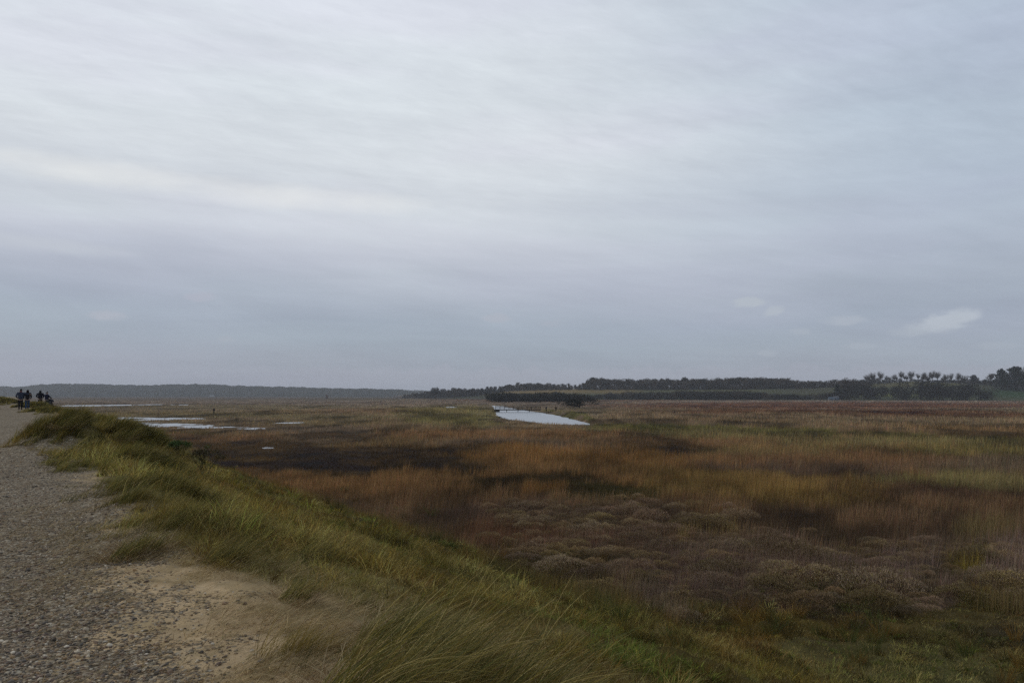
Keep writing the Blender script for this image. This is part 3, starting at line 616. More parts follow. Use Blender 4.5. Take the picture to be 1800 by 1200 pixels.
def build_marram():
    parts = []
    def layer(N, per, d0, d1, p, segs, w0, hmul, a0l=-38, a1l=38, k=.34):
        X, Y, d = polar_points(N, d0, d1, a0l, a1l, p); u, v = uv_of(X, Y)
        e = marram_edge(u)+(fbm(X*1.5, Y*1.5, 131, 3)-.5)*.8
        top = e+np.interp(u, [0, 6, 10, 30], [.7, .9, 1.4, 2.2])+(fbm(X*.8, Y*.8, 132, 3)-.5)*1.9
        hump = 0
        for (px, D, hh, r) in HUMPS: hx, hy = at_dist(px, D); hump = np.maximum(hump, np.exp(-((X-hx)**2+(Y-hy)**2)/(r*r*.9)))
        dens = sstep(v, e-.15, e+.6)*(1-sstep(v, top, top+.8))*np.interp(u, [3, 6], [.35, 1])
        dens = np.maximum(dens*(.05+1.1*sstep(fbm(X*1.3, Y*1.3, 133, 3), .42, .58)), hump*1.0)
        gap = np.exp(-(((X-at_dist(175, 21.5)[0])/.5)**2+((Y-21.5)/1.5)**2)); dens *= 1-gap
        ok = rng.uniform(0, 1, N) < dens; X, Y, d, u, hump = X[ok], Y[ok], d[ok], u[ok], hump[ok]; n = len(X)
        tn = fbm(X*.9, Y*.9, 134, 3); H = (.22+.36*sstep(tn, .35, .7))*rng.uniform(.6, 1.25, n)*hmul*np.interp(u, [2, 7], [.7, 1])+hump*.18
        amb = sstep(fbm(X*.7, Y*.7, 135, 3), .48, .62); tone = rng.choice([.45, .75, 1.0, 1.3], n)
        tl = WIND+rng.normal(0, .50, n)+(fbm(X*.8, Y*.8, 137, 2)-.5)*1.2; ta = np.abs(rng.normal(.75, .25, n)); rad = rng.uniform(.06, .24, n)
        i, X, Y, a, rr = tufts(X, Y, d, per, rad); Z = land(X, Y); m = len(i); C = marram_cols(m)*tone[i][:, None]; C = C*(1-amb[i][:, None]*.45)+amb[i][:, None]*.45*lin((100, 80, 36))/K_LIGHT
        a0 = np.clip(ta[i]+rng.normal(0, .22, m), 0, 1.5); a1 = a0+np.abs(rng.normal(1.0, .35, m))
        lx = np.cos(tl[i])+np.cos(a)*rr*.35; ly = np.sin(tl[i])+np.sin(a)*rr*.35
        parts.append(blades_arrays(np.stack([X, Y, Z-.02], -1), H[i]*rng.uniform(.45, 1.15, m), dist_w(d[i], w0, k), np.arctan2(ly, lx)+rng.normal(0, .32, m), a0, a1, C, segs))
    layer(4200, 85, 3.0, 30, .9, 5, .0038, 1.0, -38, 10)
    layer(6500, 34, 18, 95, 1.2, 3, .008, 1.0, -38, -8)
    HP = [(px, D, r, q) for (px, D, hh, r) in HUMPS for q in range(int(70*r*r))]
    X = np.array([at_dist(p, D)[0] for p, D, r, q in HP])+rng.normal(0, 1, len(HP))*np.array([r for _, _, r, _ in HP])*.42
    Y = np.array([D for _, D, r, q in HP])+rng.normal(0, 1, len(HP))*np.array([r for _, _, r, _ in HP])*.42; n = len(HP); d = np.hypot(X, Y)
    small = np.array([r for _, _, r, _ in HP]) < 1.05; H = np.where(small & (d < 16), .34, np.where(d > 45, .36, .50))*rng.uniform(.7, 1.25, n); tone = rng.choice([.4, .65, 1.0, 1.35], n); tl = WIND+rng.normal(0, .4, n); ta = np.abs(rng.normal(.6, .25, n))
    gx = at_dist(175, 1)[0]; kp = ~((np.abs(X-gx*Y) < .42)&(Y > 19)&(Y < 25)); X, Y, d, H, tone, tl, ta = [q[kp] for q in (X, Y, d, H, tone, tl, ta)]; n = len(X)
    i, X, Y, a, rr = tufts(X, Y, d, 60, np.full(n, .16)); m = len(i); Z = land(X, Y); C = marram_cols(m)*tone[i][:, None]; a0 = np.clip(ta[i]+rng.normal(0, .25, m), 0, 1.4)
    parts.append(blades_arrays(np.stack([X, Y, Z-.02], -1), H[i]*rng.uniform(.45, 1.15, m), dist_w(d[i], .004), tl[i]+np.sin(a)*rr*.5, a0, a0+np.abs(rng.normal(1.0, .35, m)), C, 4))
    V, T, C = join(parts); add('dune_marram', mesh_from('dune_marram', V, T, C, False, M_marram), kind='stuff', label='wind-combed marram grass along the crest beside the shingle', cat='grass')
build_marram()
def build_litter():
    N = 150000; X, Y, d = polar_points(N, 3.2, 13, -38, 14, .9); u, v = uv_of(X, Y); e = marram_edge(u)
    dens = (.32*sstep(v, e-2.0, e-1.2)+.68*sstep(v, e-1.2, e-.1))*(1-sstep(v, e+1.2, e+2.6))*(.24+.76*sstep(fbm(X*2.6, Y*2.6, 141, 4)+.06*sstep(v, e-.6, e), .46, .60))
    ok = rng.uniform(0, 1, N) < dens; X, Y, d = X[ok], Y[ok], d[ok]; Z = land(X, Y); n = len(X)
    base = np.array([lin((136, 122, 94)), lin((112, 96, 66)), lin((90, 84, 58)), lin((74, 58, 38))])[rng.choice(4, n)]*rng.uniform(.7, 1.3, n)[:, None]/K_LIGHT
    V, T, C = blades_arrays(np.stack([X, Y, Z+.006], -1), rng.uniform(.05, .24, n), np.full(n, .0035), WIND+rng.normal(0, .8, n), rng.uniform(.9, 1.5, n), rng.uniform(1.3, 1.75, n), base, 3)
    add('dry_litter', mesh_from('dry_litter', V, T, C, False, M_marram), kind='stuff', label='dry straw and short dead grass strewn over the sand', cat='dead grass')
build_litter()
def build_pebbles():
    t = (1+5**.5)/2
    ico = np.array([(-1,t,0),(1,t,0),(-1,-t,0),(1,-t,0),(0,-1,t),(0,1,t),(0,-1,-t),(0,1,-t),(t,0,-1),(t,0,1),(-t,0,-1),(-t,0,1)]); ico /= np.linalg.norm(ico[0])
    F20 = np.array([(0,11,5),(0,5,1),(0,1,7),(0,7,10),(0,10,11),(1,5,9),(5,11,4),(11,10,2),(10,7,6),(7,1,8),(3,9,4),(3,4,2),(3,2,6),(3,6,8),(3,8,9),(4,9,5),(2,4,11),(6,2,10),(8,6,7),(9,8,1)])
    N = 150000; X, Y, d = polar_points(N, 3.3, 28, -37, 0, 1.0)
    a = shingle_amt(X, Y); u, v = uv_of(X, Y)
    ok = rng.uniform(0, 1, N) < np.maximum(a*(.35+1.1*fbm(X*2.5, Y*2.5, 151, 3)), .07*(1-sstep(v, .9, 1.8))); X, Y, d = X[ok], Y[ok], d[ok]; n = len(X); Z = land(X, Y)
    r = np.clip(rng.lognormal(-4.9, .42, n), .003, .022)*np.maximum(1, (d/13.0))**.5
    pal = np.array([(.085,.075,.065),(.15,.13,.11),(.26,.20,.135),(.32,.27,.20),(.20,.14,.10),(.42,.37,.29),(.60,.56,.48),(.30,.21,.12),(.12,.085,.07)])*np.array([1.03, .93, .80])
    C = pal[rng.choice(9, n, p=[.15,.17,.15,.15,.12,.09,.03,.07,.07])]*rng.uniform(.75, 1.25, n)[:, None]
    sx = r*rng.uniform(.8, 1.35, n); sy = r*rng.uniform(.7, 1.1, n); sz = r*rng.uniform(.4, .75, n); an = rng.uniform(0, 6.28, n); tl = rng.normal(0, .25, n)
    V = ico[None]*(1+rng.normal(0, .07, (n, 12, 1))); vx = V[..., 0]*sx[:, None]; vy = V[..., 1]*sy[:, None]; vz = V[..., 2]*sz[:, None]+vx*tl[:, None]
    ca, sa = np.cos(an)[:, None], np.sin(an)[:, None]
    W = np.stack([vx*ca-vy*sa+X[:, None], vx*sa+vy*ca+Y[:, None], vz+(Z+sz*.35)[:, None]], -1)
    T = (np.arange(n)*12)[:, None, None]+F20[None]
    add('shingle_stones', mesh_from('shingle_stones', W.reshape(-1, 3), T.reshape(-1, 3), np.repeat(C, 12, 0), True, M_pebble), kind='stuff', label='loose multicoloured beach pebbles on the path and sand', cat='pebbles')
build_pebbles()

# ------------------------------------------------------------------ grey shrubs of the salt marsh
def mound_arrays(n, wid, seed):
    r2 = np.random.default_rng(seed); ph = r2.uniform(0, 2*math.pi, n); ct = r2.uniform(.0, 1, n)**.8; th = np.arccos(ct)
    lob = 1+.22*np.sin(ph*3+seed)*np.sin(th)+.14*np.sin(ph*5+seed*2)
    R = r2.uniform(.82, .96, n)*lob
    B = np.stack([R*np.sin(th)*np.cos(ph), R*np.sin(th)*np.sin(ph), R*np.cos(th)*(.50+.10*np.sin(ph*2+seed)+.06*np.sin(ph*7))], -1)
    C = np.array([lin((82, 72, 61)), lin((96, 86, 74)), lin((66, 53, 40)), lin((82, 76, 48)), lin((54, 43, 29))])[r2.choice(5, n, p=[.3, .3, .16, .14, .10])]*r2.uniform(.6, 1.45, n)[:, None]/K_LIGHT*1.55
    return blades_arrays(B, r2.uniform(.04, .10, n), np.full(n, wid)*r2.uniform(.5, 1.1, n), ph+r2.normal(0, .5, n), np.clip(th*.7+r2.normal(0, .3, n), 0, 1.5), np.clip(th*.4+r2.normal(0, .5, n), -.6, 1.6), C, 1)
MP = [mound_arrays(5200, .026, s) for s in range(4)]
MME = [mesh_from('salt_shrub', *MP[i], False, M_twig) for i in range(4)]
def twig_skeleton():
    mb = MB()
    for k in range(9):
        a = k*.7+.2; mb.tube([(0, 0, -.05), (.25*math.cos(a), .25*math.sin(a), .25), (.6*math.cos(a), .6*math.sin(a), .45)], [.03, .02, .008], 4, lin((50, 40, 34))/K_LIGHT)
    return mb.mesh('twig', M_twig)
TW = twig_skeleton()
def build_mounds():
    parts = []; n = 0; tries = 0; pts = []
    while n < 300 and tries < 40000:
        tries += 1; X, Y, d = polar_points(1, 15, 62, -6, 37, 1.0); s = shrubby(X, Y)[0]; u, v = uv_of(X, Y)
        if s < rng.uniform(.25, 1) or v[0] < 15: continue
        r = rng.choice([.3, .4, .55, .8, 1.1])*rng.uniform(.8, 1.2)
        if any((X[0]-a)**2+(Y[0]-b)**2 < (r+c)**2*.62 for a, b, c in pts): continue
        pts.append((X[0], Y[0], r)); n += 1
        V, T, C = MP[rng.integers(4)]; V = V[:4200*3]; T = T[:4200]; C = C[:4200*3]; an = rng.uniform(0, 6.28); ca, sa = math.cos(an), math.sin(an); sx, sy = r*rng.uniform(.9, 1.4), r
        W = np.stack([(V[:, 0]*ca-V[:, 1]*sa)*sx+X[0], (V[:, 0]*sa+V[:, 1]*ca)*sy+Y[0], V[:, 2]*rng.uniform(.55, 1.0)*r+land(X, Y)[0]+.12], -1)
        parts.append((W, T, C*rng.uniform(.5, 1.12)*np.array([1.03, rng.uniform(.92, 1.03), rng.uniform(.75, 1.04)])))
    V, T, C = join(parts); add('salt_marsh_scrub', mesh_from('salt_marsh_scrub', V, T, C, False, M_twig), kind='stuff', label='low grey-mauve scrub growing over the near marsh', cat='scrub')
    big = [(1250, 1003, 52, 'rounded grey-mauve shrub left of the paired mounds in the scrub'), (1370, 1008, 58, 'wide grey-mauve shrub mound in the middle of the near scrub'),
           (1545, 1030, 74, 'largest and palest mauve shrub mound, beside the dark gap in the scrub'), (1445, 975, 40, 'small mauve shrub mound behind the widest scrub mounds'),
           (1030, 930, 44, 'olive-grey shrub dome standing alone among brown reeds beside a yellow patch'), (1765, 1020, 60, 'pale mauve shrub mound at the right end of the scrub behind the ochre tuft'),
           (1190, 1080, 50, 'grey twiggy shrub nearest the green bank grass'), (1300, 962, 46, 'flat-topped grey shrub behind the leftmost scrub mounds')]
    for i, (px, py, hw, lab) in enumerate(big):
        x, y = ground_at(px, py, .15); r = hw/F*y*.80
        root = add('salt_shrub', None, label=lab, cat='shrub', group='grey shrubs in the near marsh', loc=(x, y, float(land(np.array([x]), np.array([y]))[0])-.02), rz=i*1.7, sc=(r*1.1, r, r*.95))
        add('twigs', MME[i % 4], root); add('stems', TW, root)
build_mounds()

# ------------------------------------------------------------------ single marram tussocks
def tussock_mesh(name, n, L, R, seed, up=.35, curl=1.15, w=.0045, segs=7):
    r2 = np.random.default_rng(seed); rr = R*np.sqrt(r2.uniform(0, 1, n)); ph = r2.uniform(0, 6.283, n)
    B = np.stack([rr*np.cos(ph), rr*np.sin(ph), -.03+.10*(1-(rr/R)**2)], -1)
    a0 = np.abs(r2.normal(up, .18, n)); a1 = a0+np.abs(r2.normal(curl, .25, n)); C = marram_cols(n, .38)*r2.choice([.5, .9, 1.15], n)[:, None]
    return mesh_from(name, *blades_arrays(B, L*r2.uniform(.5, 1.1, n), np.full(n, w)*r2.uniform(.7, 1.3, n), r2.normal(0, .28, n)+np.sin(ph)*.25, a0, a1, C, segs), False, M_marram)
def dead_mesh(name, n, L, R, seed):
    r2 = np.random.default_rng(seed); rr = R*np.sqrt(r2.uniform(0, 1, n)); ph = r2.uniform(0, 6.283, n)
    B = np.stack([rr*np.cos(ph), rr*np.sin(ph), np.full(n, .0)], -1)
    C = np.array([lin((128, 116, 92)), lin((92, 74, 52)), lin((74, 60, 44))])[r2.choice(3, n)]*r2.uniform(.7, 1.2, n)[:, None]/K_LIGHT
    return mesh_from(name, *blades_arrays(B, L*r2.uniform(.3, .9, n), np.full(n, .005), ph+r2.normal(0, .6, n), r2.uniform(.5, 1.3, n), r2.uniform(1.2, 1.8, n), C, 4), False, M_marram)
def place_tussocks():
    A = tussock_mesh('green_blades', 430, .88, .30, 1, .62, .95, .0052); Bm = tussock_mesh('green_blades', 420, .66, .30, 2, .7, .9, .005); Cm = tussock_mesh('green_blades', 230, .34, .15, 3, .4, 1.2)
    Dd = dead_mesh('dead_blades', 420, .5, .32, 4); De = dead_mesh('dead_blades', 330, .38, .24, 5)
    spots = [(640, 1250, 4.1, A, Dd, .95, .0, 'big marram tussock with long arching blades at the bottom edge, nearest the sand'),
             (770, 1190, 4.7, A, Dd, 1.0, .15, 'big marram tussock of long blades blown over, in the middle of the near clump'),
             (690, 1140, 5.5, Bm, Dd, 1.0, -.1, 'pale marram tussock behind the near clump, blades combed flat by wind'),
             (900, 1215, 4.4, A, Dd, .95, .1, 'marram tussock reaching furthest down the green bank from the near clump'),
             (225, 985, 7.6, Cm, De, .9, .2, 'small whitish dry grass tuft at the edge of the shingle'),
             (262, 975, 7.9, Cm, De, 1.1, -.3, 'small dark marram tuft beside the whitish tuft on the sand edge'),
             (400, 985, 7.6, Bm, De, .75, .1, 'low marram tussock on the far side of the bare sand'),
             (520, 1060, 6.3, Cm, De, .9, .0, 'thin straw tuft between the bare sand and the green bank'),
             (75, 785, 24.0, A, Dd, 1.15, .0, 'dark bushy marram tussock bulging onto the shingle path'),
             (118, 790, 22.6, A, Dd, 1.2, .2, 'tall golden marram tussock on the hump by the path, before the walkers'),
             (215, 790, 25.0, Bm, Dd, 1.3, .0, 'amber marram tussock on the second hump, right of the sandy gap'),
             (76, 735, 54.0, Bm, Dd, 1.0, .0, 'dark marram tussock right behind the walking couple, beneath the second pair')]
    for px, py, Y, me1, me2, s, rz, lab in spots:
        x, y = at_dist(px, Y); z = float(land(np.array([x]), np.array([y]))[0])
        r = add('marram_tussock', None, label=lab, cat='grass tussock', group='marram tussocks on the dune crest', loc=(x, y, z), rz=WIND+rz, sc=s)
        add('green_blades', me1, r); add('dead_blades', me2, r)
place_tussocks()
def twiggy(n, h, seed, spread=.5, colr=(46, 44, 30)):
    r2 = random.Random(seed); mb = MB(); tips = []
    def grow(p, d, L, r, k):
        q = p+d*L; mb.tube([p, (p+q)/2+np.array([r2.uniform(-1, 1), r2.uniform(-1, 1), 0])*L*.06, q], [r, r*.8, r*.55], 4, lin(colr)/K_LIGHT)
        if k == 0: tips.append(q); return
        for _ in range(3):
            d2 = d+np.array([r2.uniform(-1, 1), r2.uniform(-1, 1), r2.uniform(-.2, .6)])*spread; d2 /= np.linalg.norm(d2); grow(q, d2, L*.72, r*.55, k-1)
    for i in range(n):
        a = r2.uniform(0, 6.28); d = np.array([math.cos(a)*.4, math.sin(a)*.4, 1.]); d /= np.linalg.norm(d); grow(np.array([0, 0, -.03]), d, h*.36, h*.018, 3)
    return mb, np.array(tips)
def leaves_at(P, n, size, spread, cols, seed):
    r2 = np.random.default_rng(seed); i = r2.integers(0, len(P), n); B = P[i]+r2.normal(0, spread, (n, 3))
    C = np.array([lin(c) for c in cols])[r2.choice(len(cols), n)]*r2.uniform(.6, 1.4, n)[:, None]/K_LIGHT
    return blades_arrays(B, size*r2.uniform(.6, 1.3, n), size*.7*r2.uniform(.6, 1.2, n), r2.uniform(0, 6.28, n), r2.uniform(.1, 1.4, n), r2.uniform(.4, 2.0, n), C, 1)
def small_bushes():
    for (px, py, Y, h, sp, cols, lab, seed, nl) in [(365, 835, 19.5, .85, .55, [(46, 44, 30), (58, 54, 36), (34, 30, 24)], 'dark bare-twigged bush sticking out of the green bank', 5, 700),
             (322, 812, 24, .7, .4, [(44, 58, 28), (36, 48, 26)], 'small bright-green leafy bush on the bank beside the dark twiggy one', 6, 1500),
             (420, 743, 160, 1.2, .7, [(46, 40, 32), (56, 46, 34)], 'small lone dark bush just behind the pools', 7, 500)]:
        x, y = at_dist(px, Y); z = float(land(np.array([x]), np.array([y]))[0]); mb, tips = twiggy(5, h, seed, sp)
        r = add('bush', None, label=lab, cat='bush', loc=(x, y, z))
        add('stems', mb.mesh('stems', M_wood), r); add('leaves', mesh_from('leaves', *leaves_at(tips, nl, h*.06, h*.05, cols, seed), False, M_leaf), r)
small_bushes()

# ------------------------------------------------------------------ trees
def bare_tree(seed, H=10., trunk_frac=.3, spread=.55, tw=.10, levels=4):
    r2 = random.Random(seed); mb = MB(); mb2 = MB(); ends = []
    def grow(p, d, L, r, k, tgt):
        q = p+d*L; tgt.tube([p, q], [r, r*.55], 5 if k > 2 else 3, lin((52, 47, 40))/K_LIGHT, cap=False)
        if k == 0:
            ends.append((q, d)); return
        top = k == levels
        for i in range(9 if top else 3):
            d2 = d*(.55 if top else 1)+np.array([r2.uniform(-1, 1), r2.uniform(-1, 1), r2.uniform(.0, .7)])*spread; d2 /= np.linalg.norm(d2); st_ = p+d*L*r2.uniform(.22, 1.0)
            if k <= 2: ends.append((p+d*L*.5, d))
            grow(st_, d2, (H*.36 if top else L*r2.uniform(.5, .75)), r*(.5 if top else .6), k-1, mb2)
    grow(np.array([0, 0, -.3]), np.array([0, 0, 1.]), H*.48, H*.016, levels, mb)
    E = np.array([e[0] for e in ends]); n = len(E)*5
    V, T, C = blades_arrays(np.repeat(E, 5, 0)+rng.normal(0, .3, (n, 3)), H*.10*rng.uniform(.6, 1.4, n), np.full(n, tw), rng.uniform(0, 6.28, n), np.abs(rng.normal(.4, .4, n)), np.abs(rng.normal(.6, .4, n)), np.tile(lin((58, 52, 46))/K_LIGHT, (n, 1)), 1)
    hmax = max(V[:, 2].max(), .1); return mb, mb2, (V, T, C), hmax
def norm_bare(seed, **k):
    a, b, tw, hm = bare_tree(seed, **k); V, T, Q, C = a.arrays(); V2, T2, Q2, C2 = b.arrays()
    V = V/hm; V2 = V2/hm
    Q3 = np.concatenate([Q2[:, [0, 1, 2]], Q2[:, [0, 2, 3]]]); Vc = np.vstack([V2, tw[0]/hm]); Tc = np.vstack([Q3, tw[1]+len(V2)]); Cc = np.vstack([C2, tw[2]])
    return (V, np.concatenate([Q[:, [0, 1, 2]], Q[:, [0, 2, 3]]]), C), (Vc, Tc, Cc)
def crown_blob(n, seed, shape='round', cols=((34, 36, 28), (44, 42, 34), (26, 28, 24)), lobes=7, size=.085):
    """unit-height crown of leaf clumps, base at 0; returns crown and trunk arrays"""
    r2 = np.random.default_rng(seed); cs = []
    for k in range(lobes):
        if shape == 'cone': z = .15+.8*(k+.5)/lobes; rad = .27*(1-z)**.75+.05; a = r2.uniform(0, 6.28); cs.append((math.cos(a)*rad*.4, math.sin(a)*rad*.4, z, rad, rad*.95))
        elif shape == 'bush': a = r2.uniform(0, 6.28); q = r2.uniform(.1, .75); rd = r2.uniform(.30, .48); cs.append((math.cos(a)*q, math.sin(a)*q, r2.uniform(.25, .50), rd, rd*r2.uniform(.75, 1.05)))
        else: a = r2.uniform(0, 6.28); q = r2.uniform(0, .24); rd = r2.uniform(.14, .24); cs.append((math.cos(a)*q, math.sin(a)*q, r2.uniform(.38, .82), rd, rd*.8))
    cs = np.array(cs); i = r2.integers(0, len(cs), n); v = r2.normal(0, 1, (n, 3)); v /= np.linalg.norm(v, axis=1)[:, None]
    rr = r2.uniform(.55, 1.03, n)[:, None]; B = cs[i, :3]+v*rr*np.stack([cs[i, 3], cs[i, 3], cs[i, 4]], -1); B[:, 2] = np.abs(B[:, 2])
    C = np.array([lin(c) for c in cols])[r2.choice(len(cols), n)]*r2.uniform(.6, 1.35, n)[:, None]/K_LIGHT
    V, T, Cc = blades_arrays(B, size*r2.uniform(.6, 1.3, n), size*.8*r2.uniform(.6, 1.3, n), r2.uniform(0, 6.28, n), r2.uniform(0, 1.6, n), r2.uniform(0, 2.2, n), C, 1)
    V[:, 2] /= V[:, 2].max()
    mb = MB(); mb.tube([(0, 0, -.05), (.01, 0, .3), (0, .01, .75)], [.03, .022, .008], 6, lin((44, 36, 30))/K_LIGHT)
    for k in range(min(5, lobes)): c = cs[k]; mb.tube([(0, 0, c[2]*.5), (c[0]*.6, c[1]*.6, c[2]*.8), (c[0], c[1], c[2])], [.014, .01, .005], 4, lin((44, 36, 30))/K_LIGHT)
    Vt, Tt, Qt, Ct = mb.arrays()
    return (V, T, Cc), (Vt, np.vstack([Tt, Qt[:, [0, 1, 2]], Qt[:, [0, 2, 3]]]), Ct)
BARE = [norm_bare(s, spread=sp, trunk_frac=tf, tw=tw) for s, sp, tf, tw in ((1, .5, .24, .12), (2, .6, .22, .12), (3, .42, .26, .12), (8, .52, .20, .12))]
PALD = ((24, 26, 20), (32, 30, 24), (18, 19, 16)); PALB = ((46, 41, 34), (37, 34, 28), (52, 45, 37)); PALG = ((40, 46, 34), (50, 50, 34), (34, 38, 30))
ROUND = [crown_blob(900, s, 'round', PALD) for s in (1, 2)]; PINE = [crown_blob(1100, s, 'cone', ((22, 30, 22), (28, 36, 26), (18, 22, 18)), 14) for s in (3, 4)]
BUSH = [crown_blob(1500, s, 'bush', PALD, 9) for s in (5, 6, 7)]; BUSHB = [crown_blob(1300, s, 'bush', PALB, 9, .07) for s in (11, 12)]; FUZZ = [crown_blob(1100, s, 'round', PALB, 9, .06) for s in (21, 22, 23)]
def twig_crown(seed, n=1500, wid=.30, z0=.28):
    """upright bare winter crown: fine rising twigs through an uneven oval, on a trunk with rising limbs"""
    r2 = np.random.default_rng(seed); mb = MB(); k = 15; L = []
    mb.tube([(0, 0, -.06), (.01, .0, .3), (.0, .015, .62)], [.020, .015, .005], 5, lin((46, 40, 34))/K_LIGHT)
    for q in range(k):
        a = r2.uniform(0, 6.28); zb = r2.uniform(.16, .42); ez = r2.uniform(.42, .93); ew = wid*r2.uniform(.5, 1)*math.sqrt(max(.1, 1-((ez-.58)/.42)**2)); e = np.array([math.cos(a)*ew, math.sin(a)*ew, ez])
        m_ = np.array([e[0]*.55, e[1]*.55, zb+(e[2]-zb)*.45]); mb.tube([(0, 0, zb), tuple(m_), tuple(e)], [.010, .007, .002], 4, lin((46, 40, 34))/K_LIGHT); L.append((np.array([0, 0, zb]), m_, e))
    i = r2.integers(0, k, n); t_ = r2.uniform(.35, 1.0, n)[:, None]; P0 = np.array([l[0] for l in L])[i]; P1 = np.array([l[1] for l in L])[i]; P2 = np.array([l[2] for l in L])[i]
    B = (1-t_)**2*P0+2*t_*(1-t_)*P1+t_**2*P2+r2.normal(0, .05, (n, 3)); B[:, 2] = np.clip(B[:, 2], z0*.6, .97)
    V, T, C = blades_arrays(B, r2.uniform(.05, .14, n), r2.uniform(.005, .012, n), np.arctan2(B[:, 1], B[:, 0])+r2.normal(0, .8, n), np.abs(r2.normal(.35, .3, n)), np.abs(r2.normal(.3, .3, n)), np.tile(lin((46, 41, 36))/K_LIGHT, (n, 1))*r2.uniform(.7, 1.3, (n, 1)), 1)
    V[:, 2] /= max(V[:, 2].max(), 1); Vt, Tt, Qt, Ct = mb.arrays()
    return (V, T, C), (Vt, np.vstack([Tt, Qt[:, [0, 1, 2]], Qt[:, [0, 2, 3]]]), Ct)
TWIG = [twig_crown(s, n, w) for s, n, w in ((1, 1500, .26), (2, 1900, .36), (3, 1200, .22), (4, 1700, .30), (5, 1400, .20))]
def g_at(x, y): return float(land(np.array([x]), np.array([y]))[0])
def height_for(px, ytop, x, y): return (694-ytop)*y/1350+CZ-g_at(x, y)
def merged_tree(parts, proto, x, y, z, h, wmul, rz):
    ca, sa = math.cos(rz), math.sin(rz)
    for V, T, C in proto:
        parts.append((np.stack([(V[:, 0]*ca-V[:, 1]*sa)*h*wmul+x, (V[:, 0]*sa+V[:, 1]*ca)*h*wmul+y, V[:, 2]*h+z], -1), T, C))
def woods():
    R = random.Random(3)
    # main belt on the rise
    tp = [(712, 692), (730, 689.5), (760, 685), (780, 683.5), (800, 680.5), (830, 682.5), (880, 678), (905, 673.5), (930, 671.5), (955, 672), (985, 676), (1010, 674.5), (1024, 673), (1034, 664), (1050, 663.5), (1075, 665), (1100, 667), (1135, 664.5), (1180, 664), (1215, 666), (1260, 663.5), (1300, 661.5), (1335, 663), (1380, 663.5), (1405, 668), (1450, 668), (1500, 668), (1560, 669), (1640, 671), (1680, 669), (1720, 668), (1760, 668), (1830, 666), (1900, 662)]
    tx, ty = zip(*tp); parts = []
    for row, (dd, drop) in enumerate([(350, 0), (325, 1.5), (300, 3.0)]):
        px = 706.0
        while px < 1900:
            px += R.uniform(4.5, 9.0)
            d0 = float(np.interp(px, hpx, D0T)); off = dd if px > 900 else dd*float(np.interp(px, [700, 830, 900], [.12, .55, 1.0]))
            if row == 2 and 1560 < px < 1720: continue
            x, y = at_dist(px, (d0+off+R.uniform(-12, 12))*.97); yt = float(np.interp(px, tx, ty))+drop+R.choice([R.uniform(-1.0, 1.5), R.uniform(-2.6, 3.0)])
            h = height_for(px, yt, x, y)
            if h < 2: continue
            if 1515 < px < 1740: h = min(h, 4+R.uniform(0, 2))
            k = R.random(); proto = R.choice(FUZZ) if k < .5 else R.choice(ROUND) if k < .72 else R.choice(BARE)
            if px < 900: proto = R.choice(FUZZ+ROUND)
            merged_tree(parts, proto, x, y, g_at(x, y), h, R.uniform(.9, 1.5) if h > 5 else 1.8, R.uniform(0, 6.28))
            b = R.choice(BUSHB+BUSH); merged_tree(parts, b, x+R.uniform(-4, 4), y-R.uniform(3, 14), g_at(x, y)-.6, min(h*.6, R.uniform(5, 8)), 1.2, R.uniform(0, 6.28))
    px = 1496.0
    while px < 1760:      # hedge and saplings on the brow behind the spaced trees
        if R.random() < .45 and px > 1512: q_, w_ = px+R.uniform(-2, 2), at_dist(px, 1165); merged_tree(parts, R.choice(TWIG), w_[0]+R.uniform(-2, 2), w_[1], g_at(*w_), R.uniform(6, 11), R.uniform(1.0, 1.6), R.uniform(0, 6.28))
        px += R.uniform(3.5, 6); x, y = at_dist(px, 1140+R.uniform(-6, 6)); merged_tree(parts, R.choice(BUSH+BUSHB), x, y, g_at(x, y)-.4, max(2.5, height_for(px, 667.0+R.uniform(-2.2, 1.6), x, y)), 1.0, R.uniform(0, 6.28))
    V, T, C = join(parts); add('woodland', mesh_from('woodland', V, T, C, False, M_leaf), kind='stuff', label='belt of winter woodland along the low rise beyond the marsh', cat='woodland')
    # scrub along the marsh edge
    hp = [(1030, 696), (1045, 692), (1070, 688), (1100, 686.5), (1150, 687), (1200, 685), (1250, 684.5), (1300, 685.5), (1340, 688), (1380, 690), (1400, 691), (1440, 690), (1460, 689), (1475, 686)]
    hx, hy = zip(*hp); parts = []; px = 1032.0
    while px < 1475:
        px += R.uniform(4, 8.5); d0 = float(np.interp(px, hpx, D0T)); x, y = at_dist(px, d0+R.uniform(0, 40)); h = height_for(px, float(np.interp(px, hx, hy))+R.uniform(-.5, 2.0), x, y)
        merged_tree(parts, R.choice(BUSH+BUSHB), x, y, g_at(x, y)-.2, max(h, 2.0), R.uniform(1.0, 1.5), R.uniform(0, 6.28))
    R2 = random.Random(9); px = 862.0
    while px < 1034:
        px += R2.uniform(3, 6); x, y = at_dist(px, 705+R2.uniform(-10, 12)); merged_tree(parts, R2.choice(BUSH), x, y, g_at(x, y)-.4, height_for(px, float(np.interp(px, [858, 875, 900, 940, 975, 1034], [693, 688.8, 690, 690.5, 689, 693]))+R2.uniform(-.6, 1.5), x, y)+.4, R2.uniform(.9, 1.3), R2.uniform(0, 6.28))
    V, T, C = join(parts); add('marsh_edge_thicket', mesh_from('marsh_edge_thicket', V, T, C, False, M_leaf), kind='stuff', label='long low scrub line where the reeds meet the fields', cat='thicket')
woods()
def tm(name, arr, mat): return mesh_from(name, *arr, False, mat)
